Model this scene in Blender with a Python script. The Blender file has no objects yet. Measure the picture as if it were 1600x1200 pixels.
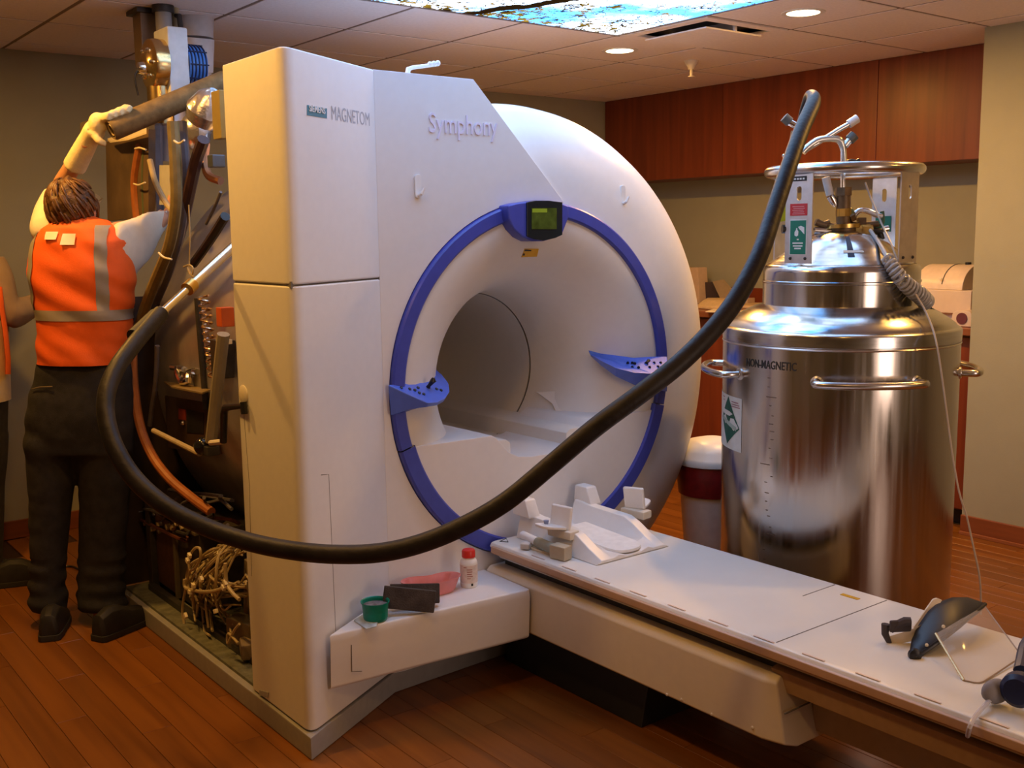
import bpy, bmesh, math, random
from mathutils import Vector, Matrix, noise
from mathutils.bvhtree import BVHTree
PI = math.pi
S = bpy.context.scene
COL = S.collection
random.seed(7)

# ---------------------------------------------------------------- camera, world, lights, exposure
F_PX, YAW, PITCH, ROLL, CAM_H = 1660.0, math.radians(37.8), math.radians(8.03), math.radians(-0.76), 1.61
_F = Vector((math.sin(YAW)*math.cos(PITCH), math.cos(YAW)*math.cos(PITCH), -math.sin(PITCH)))
_R0 = Vector((math.cos(YAW), -math.sin(YAW), 0)); _U0 = _R0.cross(_F)
_R = math.cos(ROLL)*_R0 + math.sin(ROLL)*_U0
_U = -math.sin(ROLL)*_R0 + math.cos(ROLL)*_U0
EYE = Vector((0, 0, CAM_H))
cam_d = bpy.data.cameras.new('camera'); cam = bpy.data.objects.new('camera', cam_d); COL.objects.link(cam)
cam_d.sensor_width = 36; cam_d.lens = F_PX/1600*36; cam_d.clip_start = .05
M3 = Matrix((_R, _U, -_F)).transposed()
cam.matrix_world = Matrix.Translation(EYE) @ M3.to_4x4()
S.camera = cam
S.view_settings.view_transform = 'Standard'; S.view_settings.look = 'None'
S.view_settings.gamma = 1; S.view_settings.use_curve_mapping = False
S.view_settings.exposure = 0.0
S.cycles.max_bounces = 8; S.cycles.diffuse_bounces = 5; S.cycles.glossy_bounces = 4; S.cycles.transmission_bounces = 8
S.cycles.transparent_max_bounces = 8; S.cycles.caustics_reflective = False; S.cycles.caustics_refractive = False
S.cycles.sample_clamp_indirect = 6
w = bpy.data.worlds.new('world'); S.world = w; w.use_nodes = True
w.node_tree.nodes['Background'].inputs[0].default_value = (1, .8, .6, 1)
w.node_tree.nodes['Background'].inputs[1].default_value = .02
CEIL = 2.60
SKY_STRENGTH = 4.7
WARM = (1.0, .49, .09)
def area_light(name, loc, size, power, color, spread=PI):
    d = bpy.data.lights.new(name, 'AREA'); d.shape = 'DISK'; d.size = size; d.energy = power; d.color = color; d.spread = spread
    o = bpy.data.objects.new(name, d); COL.objects.link(o); o.location = loc
    return o
# recessed ceiling lamps: the two in view and the ones that continue their rows round the sky panel
LAMPS = [(4.18, 4.385, 30), (4.18, 3.17, 27), (4.18, 1.95, 16), (.80, 4.385, 25), (.80, 3.17, 13), (.8, 1.95, 9), (.80, .2, 5), (4.18, .2, 10)]
for i, (x, y, p) in enumerate(LAMPS):
    area_light('downlight_bulb', (x, y, CEIL-.012), .13, p, WARM)
# soft warm fill light added behind the camera; the wall there has no opening
o = area_light('rear_fill_light', (2.5, -1.72, 1.35), 1.0, 17, (1.0, .70, .55), math.radians(125)); o.data.shape = 'RECTANGLE'; o.data.size_y = 1.9; o.rotation_euler = (PI/2, 0, 0)

# surveyed points: where the line of sight through a pixel meets a real plane of the room
def ray(x, y): return (x-800)/F_PX*_R - (y-600)/F_PX*_U + _F
def on_z(x, y, z): d = ray(x, y); return EYE + d*((z-CAM_H)/d.z)
def on_Y(x, y, Y): d = ray(x, y); return EYE + d*(Y/d.y)
def on_X(x, y, X): d = ray(x, y); return EYE + d*(X/d.x)
def on_pl(x, y, p, n): d = ray(x, y); return EYE + d*((Vector(p)-EYE).dot(n)/d.dot(n))
NF = Vector((math.sin(YAW), math.cos(YAW), 0))
def on_v(x, y, p, off=0): return on_pl(x, y, Vector(p)+NF*off, NF)   # upright plane through p facing the room's near side

# ---------------------------------------------------------------- materials
MATS = {}
def mat(name, col=0, rough=.5, metal=0., var=.06, scale=30., bump=0., bscale=200., spec=.5, emit=None, estr=0, alpha=1, trans=0, ior=1.45, coat=0, tint=0.):
    if name in MATS: return MATS[name]
    m = bpy.data.materials.new(name); m.use_nodes = True; nt = m.node_tree; b = nt.nodes['Principled BSDF']
    b.inputs['Roughness'].default_value = rough; b.inputs['Metallic'].default_value = metal
    b.inputs['Specular IOR Level'].default_value = spec; b.inputs['IOR'].default_value = ior
    b.inputs['Transmission Weight'].default_value = trans; b.inputs['Alpha'].default_value = alpha
    b.inputs['Coat Weight'].default_value = coat
    tc = nt.nodes.new('ShaderNodeTexCoord')
    n = nt.nodes.new('ShaderNodeTexNoise'); n.inputs['Scale'].default_value = scale; n.inputs['Detail'].default_value = 4
    nt.links.new(tc.outputs['Object'], n.inputs['Vector'])
    r = nt.nodes.new('ShaderNodeValToRGB')
    c0 = [max(0, c*(1-var)) for c in col]; c1 = [min(1, c*(1+var)) for c in col]
    r.color_ramp.elements[0].position = .3; r.color_ramp.elements[1].position = .7
    r.color_ramp.elements[0].color = (*c0, 1); r.color_ramp.elements[1].color = (*c1, 1)
    nt.links.new(n.outputs['Fac'], r.inputs[0]); out = r.outputs[0]
    if tint:
        oi = nt.nodes.new('ShaderNodeObjectInfo'); hs = nt.nodes.new('ShaderNodeHueSaturation'); ma = nt.nodes.new('ShaderNodeMapRange')
        ma.inputs['To Min'].default_value = 1-tint; ma.inputs['To Max'].default_value = 1+tint
        nt.links.new(oi.outputs['Random'], ma.inputs['Value']); nt.links.new(ma.outputs[0], hs.inputs['Value']); nt.links.new(out, hs.inputs['Color']); out = hs.outputs[0]
    nt.links.new(out, b.inputs['Base Color'])
    if emit: b.inputs['Emission Color'].default_value = (*emit, 1); b.inputs['Emission Strength'].default_value = estr
    if bump:
        n2 = nt.nodes.new('ShaderNodeTexNoise'); n2.inputs['Scale'].default_value = bscale; n2.inputs['Detail'].default_value = 3
        nt.links.new(tc.outputs['Object'], n2.inputs['Vector'])
        bp = nt.nodes.new('ShaderNodeBump'); bp.inputs['Strength'].default_value = bump; bp.inputs['Distance'].default_value = .003
        nt.links.new(n2.outputs['Fac'], bp.inputs['Height']); nt.links.new(bp.outputs[0], b.inputs['Normal'])
    MATS[name] = m; return m

def wood(name, dark, light, axis='Z', rough=.35, scale=9., tint=.1, island=False, coat=.1):
    m = bpy.data.materials.new(name); m.use_nodes = True; nt = m.node_tree; b = nt.nodes['Principled BSDF']
    b.inputs['Roughness'].default_value = rough; b.inputs['Coat Weight'].default_value = coat; b.inputs['Coat Roughness'].default_value = .25
    tc = nt.nodes.new('ShaderNodeTexCoord'); mp = nt.nodes.new('ShaderNodeMapping'); oi = nt.nodes.new('ShaderNodeObjectInfo')
    sc = {'X': (.06, 1, 1), 'Y': (1, .06, 1), 'Z': (1, 1, .06)}[axis]
    mp.inputs['Scale'].default_value = sc
    nt.links.new(tc.outputs['Object'], mp.inputs['Vector'])
    rnd = oi.outputs['Random']
    if island:
        g = nt.nodes.new('ShaderNodeNewGeometry'); ad = nt.nodes.new('ShaderNodeMath'); ad.operation = 'ADD'
        nt.links.new(rnd, ad.inputs[0]); nt.links.new(g.outputs['Random Per Island'], ad.inputs[1])
        fr = nt.nodes.new('ShaderNodeMath'); fr.operation = 'FRACT'; nt.links.new(ad.outputs[0], fr.inputs[0]); rnd = fr.outputs[0]
    n = nt.nodes.new('ShaderNodeTexNoise'); n.noise_dimensions = '4D'; n.inputs['Scale'].default_value = scale*4; n.inputs['Detail'].default_value = 6; n.inputs['Distortion'].default_value = .6
    ml = nt.nodes.new('ShaderNodeMath'); ml.operation = 'MULTIPLY'; ml.inputs[1].default_value = 37.
    nt.links.new(rnd, ml.inputs[0]); nt.links.new(ml.outputs[0], n.inputs['W']); nt.links.new(mp.outputs[0], n.inputs['Vector'])
    r = nt.nodes.new('ShaderNodeValToRGB'); r.color_ramp.elements[0].position = .3; r.color_ramp.elements[1].position = .72
    r.color_ramp.elements[0].color = (*dark, 1); r.color_ramp.elements[1].color = (*light, 1)
    nt.links.new(n.outputs['Fac'], r.inputs[0])
    ma = nt.nodes.new('ShaderNodeMapRange'); ma.inputs['To Min'].default_value = 1-tint; ma.inputs['To Max'].default_value = 1+tint
    hs = nt.nodes.new('ShaderNodeHueSaturation'); nt.links.new(rnd, ma.inputs['Value']); nt.links.new(ma.outputs[0], hs.inputs['Value'])
    nt.links.new(r.outputs[0], hs.inputs['Color']); nt.links.new(hs.outputs[0], b.inputs['Base Color'])
    bp = nt.nodes.new('ShaderNodeBump'); bp.inputs['Strength'].default_value = .08; bp.inputs['Distance'].default_value = .002
    nt.links.new(n.outputs['Fac'], bp.inputs['Height']); nt.links.new(bp.outputs[0], b.inputs['Normal'])
    MATS[name] = m; return m

def brushed(name, col, rough=.24, streak=.12, axis='Z', metal=1.0):
    m = bpy.data.materials.new(name); m.use_nodes = True; nt = m.node_tree; b = nt.nodes['Principled BSDF']
    b.inputs['Metallic'].default_value = metal
    tc = nt.nodes.new('ShaderNodeTexCoord'); mp = nt.nodes.new('ShaderNodeMapping')
    mp.inputs['Scale'].default_value = {'Z': (14, 14, .5), 'H': (1.5, 1.5, 40)}[axis]
    nt.links.new(tc.outputs['Object'], mp.inputs['Vector'])
    n = nt.nodes.new('ShaderNodeTexNoise'); n.inputs['Scale'].default_value = 3; n.inputs['Detail'].default_value = 8
    nt.links.new(mp.outputs[0], n.inputs['Vector'])
    ma = nt.nodes.new('ShaderNodeMapRange'); ma.inputs['From Min'].default_value = .25; ma.inputs['From Max'].default_value = .75
    ma.inputs['To Min'].default_value = max(.03, rough-streak); ma.inputs['To Max'].default_value = rough+streak
    nt.links.new(n.outputs['Fac'], ma.inputs['Value']); nt.links.new(ma.outputs[0], b.inputs['Roughness'])
    r = nt.nodes.new('ShaderNodeValToRGB'); r.color_ramp.elements[0].position = .25; r.color_ramp.elements[1].position = .75
    r.color_ramp.elements[0].color = (*[c*.88 for c in col], 1); r.color_ramp.elements[1].color = (*col, 1)
    nt.links.new(n.outputs['Fac'], r.inputs[0]); nt.links.new(r.outputs[0], b.inputs['Base Color'])
    bp = nt.nodes.new('ShaderNodeBump'); bp.inputs['Strength'].default_value = .05; bp.inputs['Distance'].default_value = .002
    nt.links.new(n.outputs['Fac'], bp.inputs['Height']); nt.links.new(bp.outputs[0], b.inputs['Normal'])
    MATS[name] = m; return m

def emis(name, col, strength):
    m = bpy.data.materials.new(name); m.use_nodes = True; nt = m.node_tree; nt.nodes.clear()
    e = nt.nodes.new('ShaderNodeEmission'); o = nt.nodes.new('ShaderNodeOutputMaterial')
    e.inputs[0].default_value = (*col, 1); e.inputs[1].default_value = strength
    nt.links.new(e.outputs[0], o.inputs[0]); MATS[name] = m; return m

COVER = mat('cover_plastic', (.74, .735, .74), .42, var=.015, bump=.15, bscale=700)
COVER2 = mat('shell_plastic', (.76, .76, .77), .35, var=.015, bump=.06, bscale=500)
CREAM = mat('cream_plastic', (.72, .66, .55), .42, var=.02, bump=.05, bscale=500)
BORE = mat('bore_plastic', (.70, .69, .67), .5, var=.015)
BLUE = mat('blue_trim', (.055, .075, .42), .34, var=.05)
BLUE2 = mat('blue_console', (.09, .16, .66), .26, var=.05)
JOINT = mat('panel_joint', (.16, .15, .14), .8)
BLACK = mat('black_plastic', (.012, .012, .014), .35, var=.1)
DARK = mat('dark_metal', (.05, .045, .045), .45, .4, var=.2)
GREY = mat('grey_paint', (.30, .29, .28), .5, var=.06)
LGREY = mat('light_grey_paint', (.52, .52, .53), .45, var=.05)
STEEL = mat('steel', (.62, .61, .60), .28, 1., var=.08)
CHROME = mat('chrome', (.8, .8, .8), .12, 1., var=.04)
BRASS = mat('brass', (.62, .42, .13), .3, 1., var=.1)
BRONZE = mat('tarnished_brass', (.17, .115, .065), .5, .7, var=.25)
TANKM = brushed('brushed_stainless', (.58, .555, .53), .20, .10)
TANKS = brushed('spun_stainless', (.62, .62, .63), .20, .05, 'H')
RUBBER = mat('hose_rubber', (.014, .011, .010), .5, var=.5, scale=14, bump=.5, bscale=60, spec=.35)
WHITE = mat('white_plastic', (.8, .79, .77), .35, var=.02)
PAPER = mat('paper', (.74, .66, .5), .8, var=.06)
BEIGE = mat('beige_plastic', (.66, .53, .40), .5, var=.03)
RED = mat('red_plastic', (.62, .03, .02), .35)
GREEN = mat('green_plastic', (.0, .22, .16), .35, var=.1)
WALLM = mat('wall_paint', (.335, .325, .225), .75, var=.03, scale=6, bump=.25, bscale=350)
TILE = mat('ceiling_tile', (.90, .84, .83), .9, var=.04, scale=60, bump=.4, bscale=260, tint=.03)
TBAR = mat('ceiling_grid_paint', (.22, .16, .13), .7)
CABW = wood('cherry_veneer', (.14, .024, .008), (.235, .048, .014), 'Z', .38, 5, .05)
CABT = wood('counter_veneer', (.20, .06, .02), (.32, .11, .04), 'Y', .35, 5, .05)
BASEW = wood('baseboard_wood', (.16, .045, .014), (.26, .075, .025), 'X', .4, 5, .06)
FLOORW = wood('floor_wood', (.14, .044, .006), (.25, .086, .012), 'Y', .34, 4, .17, island=True, coat=.05)

# ---------------------------------------------------------------- mesh helpers
class MB:
    def __init__(s): s.v = []; s.f = []
    def add(s, verts, faces):
        o = len(s.v); s.v += [Vector(v) for v in verts]; s.f += [[i+o for i in f] for f in faces]; return s
    def box(s, c, size, M=None):
        hx, hy, hz = [a/2 for a in size]; c = Vector(c)
        vs = [Vector((x, y, z)) for z in (-hz, hz) for y in (-hy, hy) for x in (-hx, hx)]
        if M is not None: vs = [M @ v for v in vs]
        return s.add([v+c for v in vs], [(0, 2, 3, 1), (4, 5, 7, 6), (0, 1, 5, 4), (2, 6, 7, 3), (0, 4, 6, 2), (1, 3, 7, 5)])
    def loft(s, rings, caps=True, closed=True):
        n = len(rings[0]); vs = [p for r in rings for p in r]; fs = []
        for i in range(len(rings)-1):
            for j in range(n if closed else n-1):
                k = (j+1) % n; fs.append((i*n+j, i*n+k, (i+1)*n+k, (i+1)*n+j))
        if caps and closed: fs.append(tuple(range(n-1, -1, -1))); fs.append(tuple((len(rings)-1)*n+j for j in range(n)))
        return s.add(vs, fs)
    def prism(s, poly, d):       # poly: 3D outline, d: extrusion vector
        d = Vector(d); return s.loft([[Vector(p) for p in poly], [Vector(p)+d for p in poly]])
    def lathe(s, prof, o=(0, 0, 0), axis='Z', seg=48, a0=0, a1=2*PI, caps=False):
        o = Vector(o); full = abs(a1-a0-2*PI) < 1e-6; n = seg if full else seg+1
        A = {'Z': (Vector((1, 0, 0)), Vector((0, 1, 0)), Vector((0, 0, 1))), 'Y': (Vector((1, 0, 0)), Vector((0, 0, 1)), Vector((0, 1, 0)))}
        if isinstance(axis, str): ex, ey, ez = A[axis]
        else:
            ez = Vector(axis).normalized(); ex = ez.orthogonal().normalized(); ey = ez.cross(ex)
        rings = [[o+ex*r*math.cos(a0+(a1-a0)*j/seg)+ey*r*math.sin(a0+(a1-a0)*j/seg)+ez*h for j in range(n)] for r, h in prof]
        return s.loft(rings, caps=caps, closed=full)
    def tube(s, pts, r, seg=10, caps=True, smooth=0):
        pts = [Vector(p) for p in pts]; rs = list(r) if hasattr(r, '__len__') else [r]*len(pts)
        if smooth: pts, rs = catmull(pts, rs, smooth)
        rings = []; up = None
        for i, p in enumerate(pts):
            t = (pts[min(i+1, len(pts)-1)]-pts[max(i-1, 0)]).normalized()
            if up is None: up = t.orthogonal().normalized()
            up = (up - t*up.dot(t)); up = up.normalized() if up.length > 1e-6 else t.orthogonal().normalized()
            b = t.cross(up)
            rings.append([p+(up*math.cos(2*PI*j/seg)+b*math.sin(2*PI*j/seg))*rs[i] for j in range(seg)])
        return s.loft(rings, caps)
    def ball(s, c, r, seg=14, M=None, rings=9):
        c = Vector(c); r = Vector(r) if hasattr(r, '__len__') else Vector((r, r, r)); R = []
        for i in range(rings+1):
            a = PI*(i/rings)-PI/2; rr = max(math.cos(a), .02)
            R.append([Vector((r.x*rr*math.cos(2*PI*j/seg), r.y*rr*math.sin(2*PI*j/seg), r.z*math.sin(a))) for j in range(seg)])
        if M is not None: R = [[M @ v for v in q] for q in R]
        return s.loft([[v+c for v in q] for q in R])
    def cyl(s, a, b, r, seg=16): return s.tube([a, b], r, seg)

def catmull(pts, rs, n):
    P = [pts[0]*2-pts[1]]+pts+[pts[-1]*2-pts[-2]]; Rr = [rs[0]]+rs+[rs[-1]]; o = []; q = []
    for i in range(1, len(P)-2):
        for k in range(n):
            t = k/n; a, b, c, d = P[i-1:i+3]
            o.append(.5*((2*b)+(c-a)*t+(2*a-5*b+4*c-d)*t*t+(3*b-a-3*c+d)*t**3)); q.append(Rr[i]+(Rr[i+1]-Rr[i])*t)
    return o+[pts[-1]], q+[rs[-1]]

def rot_m(axis, deg): return Matrix.Rotation(math.radians(deg), 3, axis)
INV = {}
def root_of(o):
    while o.parent: o = o.parent
    return o
def thing(name, label, cat, loc=(0, 0, 0), rz=0, group=None):
    o = bpy.data.objects.new(name, None); COL.objects.link(o); o.empty_display_size = .05
    o.location = loc; o.rotation_euler = (0, 0, rz); o['label'] = label; o['category'] = cat
    if group: o['group'] = group
    INV[o.name] = (Matrix.Translation(Vector(loc)) @ Matrix.Rotation(rz, 4, 'Z')).inverted()
    return o
def make_mesh(name, mb, m, inv=None, bevel=0, smooth=35, bseg=2):
    me = bpy.data.meshes.new(name)
    me.from_pydata([tuple(inv @ v) if inv else tuple(v) for v in mb.v], [], mb.f)
    bm = bmesh.new(); bm.from_mesh(me); bmesh.ops.remove_doubles(bm, verts=bm.verts, dist=1e-6)
    bmesh.ops.recalc_face_normals(bm, faces=bm.faces)
    if bevel:
        es = [e for e in bm.edges if len(e.link_faces) == 2 and e.calc_face_angle(0) > math.radians(30)]
        bmesh.ops.bevel(bm, geom=es, offset=bevel, segments=bseg, profile=.5, affect='EDGES', clamp_overlap=True)
    bm.to_mesh(me); bm.free()
    if m: me.materials.append(m)
    if smooth:
        me.shade_smooth(); me.set_sharp_from_angle(angle=math.radians(smooth))
    return me
def part(name, mb, m, parent, bevel=0, smooth=35, label=None, bseg=2):
    me = make_mesh(name, mb, m, INV.get(root_of(parent).name), bevel, smooth, bseg)
    o = bpy.data.objects.new(name, me); COL.objects.link(o); o.parent = parent
    if bevel and smooth: o.modifiers.new('flat_faces', 'WEIGHTED_NORMAL').keep_sharp = True
    if label: o['label'] = label
    return o
def solo(name, mb, m, label, cat, group=None, bevel=0, smooth=35, loc=None):
    if loc is None:
        n = len(mb.v); loc = Vector((sum(v.x for v in mb.v)/n, sum(v.y for v in mb.v)/n, min(v.z for v in mb.v)))
    inv = Matrix.Translation(-Vector(loc))
    o = bpy.data.objects.new(name, make_mesh(name, mb, m, inv, bevel, smooth)); COL.objects.link(o); o.location = loc
    if bevel and smooth: o.modifiers.new('flat_faces', 'WEIGHTED_NORMAL').keep_sharp = True
    INV[o.name] = inv; o['label'] = label; o['category'] = cat
    if group: o['group'] = group
    return o
def struct(name, mb, m, bevel=0, smooth=0):
    o = bpy.data.objects.new(name, make_mesh(name, mb, m, None, bevel, smooth)); COL.objects.link(o); o['kind'] = 'structure'
    INV[o.name] = Matrix.Identity(4); return o
def text_mb(body, o, ex, ey, width=None, height=None, extrude=.001, warp=None, bold=0.):
    c = bpy.data.curves.new('lettering', 'FONT'); c.body = body; c.size = 1; c.resolution_u = 3; c.offset = bold
    t = bpy.data.objects.new('lettering', c); COL.objects.link(t)
    dg = bpy.context.evaluated_depsgraph_get(); dg.update()
    me = bpy.data.meshes.new_from_object(t.evaluated_get(dg))
    vs = [v.co.copy() for v in me.vertices]; fs = [list(p.vertices) for p in me.polygons]
    bpy.data.objects.remove(t); bpy.data.curves.remove(c); bpy.data.meshes.remove(me)
    x0, x1 = min(v.x for v in vs), max(v.x for v in vs); y0, y1 = min(v.y for v in vs), max(v.y for v in vs)
    sx = width/(x1-x0) if width else None; sy = height/(y1-y0) if height else None
    sx = sx or sy; sy = sy or sx
    ex, ey = Vector(ex).normalized(), Vector(ey).normalized(); ez = ex.cross(ey); o = Vector(o)
    mb = MB(); q = []
    for v in vs:
        a, b = (v.x-x0)*sx, (v.y-y0)*sy
        q.append(warp(a, b, extrude) if warp else o+ex*a+ey*b+ez*extrude)
    mb.add(q, fs)
    if extrude and not warp and extrude > .002:
        n = len(q); back = [p-ez*extrude for p in q]; edges = {}
        for f in fs:
            for i in range(len(f)):
                e = (f[i], f[(i+1) % len(f)]); k = tuple(sorted(e)); edges[k] = None if k in edges else e
        side = [(e[0], e[0]+n, e[1]+n, e[1]) for e in edges.values() if e]
        mb.add(q+back, side)
    return mb

def arc(c, r, a0, a1, n, Y):
    return [Vector((c[0]+r*math.cos(a0+(a1-a0)*i/n), Y, c[1]+r*math.sin(a0+(a1-a0)*i/n))) for i in range(n+1)]
def round_poly(pts, r, n=4):     # round the corners of a planar 3D outline
    o = []; pts = [Vector(p) for p in pts]; N = len(pts)
    for i in range(N):
        a, b, c = pts[i-1], pts[i], pts[(i+1) % N]; rr = r[i] if hasattr(r, '__len__') else r
        if rr <= 0: o.append(b); continue
        d0, d1 = (a-b), (c-b); t = min(rr, d0.length*.49, d1.length*.49)
        p0, p1 = b+d0.normalized()*t, b+d1.normalized()*t
        for k in range(n+1):
            u = k/n; o.append(p0*(1-u)**2+b*2*u*(1-u)+p1*u*u)
    return o

# ---------------------------------------------------------------- the room
PLK = wood
floor = struct('floor', MB().box((2.15, 2.165, -.035), (7.9, 7.97, .06)), mat('subfloor', (.05, .02, .008), .8))
pw, pl_ = .100, 1.0
pm = make_mesh('plank', MB().box((0, 0, -.006), (pw-.0016, pl_-.0016, .012)), FLOORW, smooth=0, bevel=.0008, bseg=1)
spots = []
for i in range(79):
    for j in range(-3, 7):
        x = -1.75+pw*(i+.5); y = (j+.5)*pl_ + ((i*0.37) % 1.0)
        if y-pl_/2 < -1.83 or y+pl_/2 > 6.5 or x > 6.0: continue
        best = 0
        for yy in (y-.4, y, y+.4):
            d = Vector((x, yy, 0))-EYE; z = d.dot(_F)
            if z > .4:
                u, v = 800+F_PX*d.dot(_R)/z, 600-F_PX*d.dot(_U)/z
                hid = (x > 1.5 and yy > 3.0) or yy > 6.1 or (x > 5.3)
                if -10 < u < 1610 and v < 1215 and not hid: best = max(best, 1/z)
        spots.append((best, x, y))
spots.sort(reverse=True); rest = MB()
for k, (b, x, y) in enumerate(spots):
    if k < 300 and b > 0:
        o = bpy.data.objects.new('plank', pm); COL.objects.link(o); o.location = (x, y, 0); o.parent = floor
    else: rest.box((x, y, -.006), (pw-.0016, pl_-.0016, .012))
o = part('far_planks', rest, FLOORW, floor, smooth=0); o['kind'] = 'stuff'

def wall(name, c, s): return struct(name, MB().box(c, s), WALLM)
wall('wall_back', (2.15, 6.18, 1.3), (7.9, .1, 2.7))
wall('wall_alcove', (6.05, 4.5, 1.3), (.1, 3.3, 2.7))
wall('wall_right', (5.66, .53, 1.3), (.82, 4.70, 2.7))
wall('wall_left', (-1.75, 2.15, 1.3), (.1, 8.0, 2.7))
wall('wall_front', (2.15, -1.83, 1.3), (7.9, .1, 2.7))
struct('baseboard_back', MB().box((1.8, 6.122, .05), (7.1, .018, .10)), BASEW, bevel=.003)
bw = wood('baseboard_wood_side', (.16, .045, .014), (.26, .075, .025), 'Y', .4, 5, .06)
struct('baseboard_right', MB().box((5.243, .53, .052), (.016, 4.70, .104)), bw, bevel=.003)
struct('trim_1', MB().box((5.231, .53, .009), (.012, 4.70, .018)), CABT, bevel=.002)      # shoe moulding along the right wall

# ceiling: slab, grid bars, tiles
GX, GY, GP = 3.87, 4.08, .6096
ceiling = struct('ceiling', MB().box((2.15, 2.165, CEIL+.06), (7.9, 7.97, .05)), mat('plenum', (.10, .08, .07), .9))
xs = [GX+GP*k for k in range(-9, 5)]; ys = [GY+GP*k for k in range(-10, 5)]
SKYX, SKYY = (GX-4*GP, GX), (GY-3*GP, GY)
tm = make_mesh('ceiling_tile', MB().box((0, 0, .010), (GP-.020, GP-.020, .020)), TILE, bevel=.002, smooth=0, bseg=1)
for x in xs:
    segs = [(ys[0], 6.13)] if not (SKYX[0]+.1 < x < SKYX[1]-.1) else [(ys[0], SKYY[0]), (SKYY[1], 6.13)]
    for a, b in segs: part('grid_bar', MB().box((x, (a+b)/2, CEIL+.0095), (.026, b-a, .014)), TBAR, ceiling, smooth=0)
for y in ys:
    segs = [(-1.7, 6.0)] if not (SKYY[0]+.1 < y < SKYY[1]-.1) else [(-1.7, SKYX[0]), (SKYX[1], 6.0)]
    for a, b in segs: part('grid_bar', MB().box(((a+b)/2, y, CEIL+.0100), (b-a, .026, .014)), TBAR, ceiling, smooth=0)
VENT = (GX+GP*.5, GY-GP*.5)
far_tiles = MB()
for x in xs[:-1]:
    for y in ys[:-1]:
        cx, cy = x+GP/2, y+GP/2
        if SKYX[0] < cx < SKYX[1] and SKYY[0] < cy < SKYY[1]: continue
        if abs(cx-VENT[0]) < .1 and abs(cy-VENT[1]) < .1: continue
        d = Vector((cx, cy, CEIL))-EYE; z = d.dot(_F)
        vis = z > .5 and -200 < 800+F_PX*d.dot(_R)/z < 1800 and 600-F_PX*d.dot(_U)/z > -160
        x0, x1, y0, y1 = x+.0085, min(x+GP-.0085, 6.0), max(y+.0085, -1.78), min(y+GP-.0085, 6.13)
        if x0 > 5.95 or y1-y0 < .05: continue
        if x1-x0 < GP-.03 or y1-y0 < GP-.03:
            part('ceiling_tile', MB().box(((x0+x1)/2, (y0+y1)/2, CEIL+.010), (x1-x0, y1-y0, .020)), TILE, ceiling, smooth=0, bevel=.002, bseg=1)
        elif vis:
            o = bpy.data.objects.new('ceiling_tile', tm); COL.objects.link(o); o.location = (cx, cy, CEIL); o.parent = ceiling
        else: far_tiles.box((cx, cy, CEIL+.010), (GP-.020, GP-.020, .020))
o = part('far_tiles', far_tiles, TILE, ceiling, smooth=0); o['kind'] = 'stuff'

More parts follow.
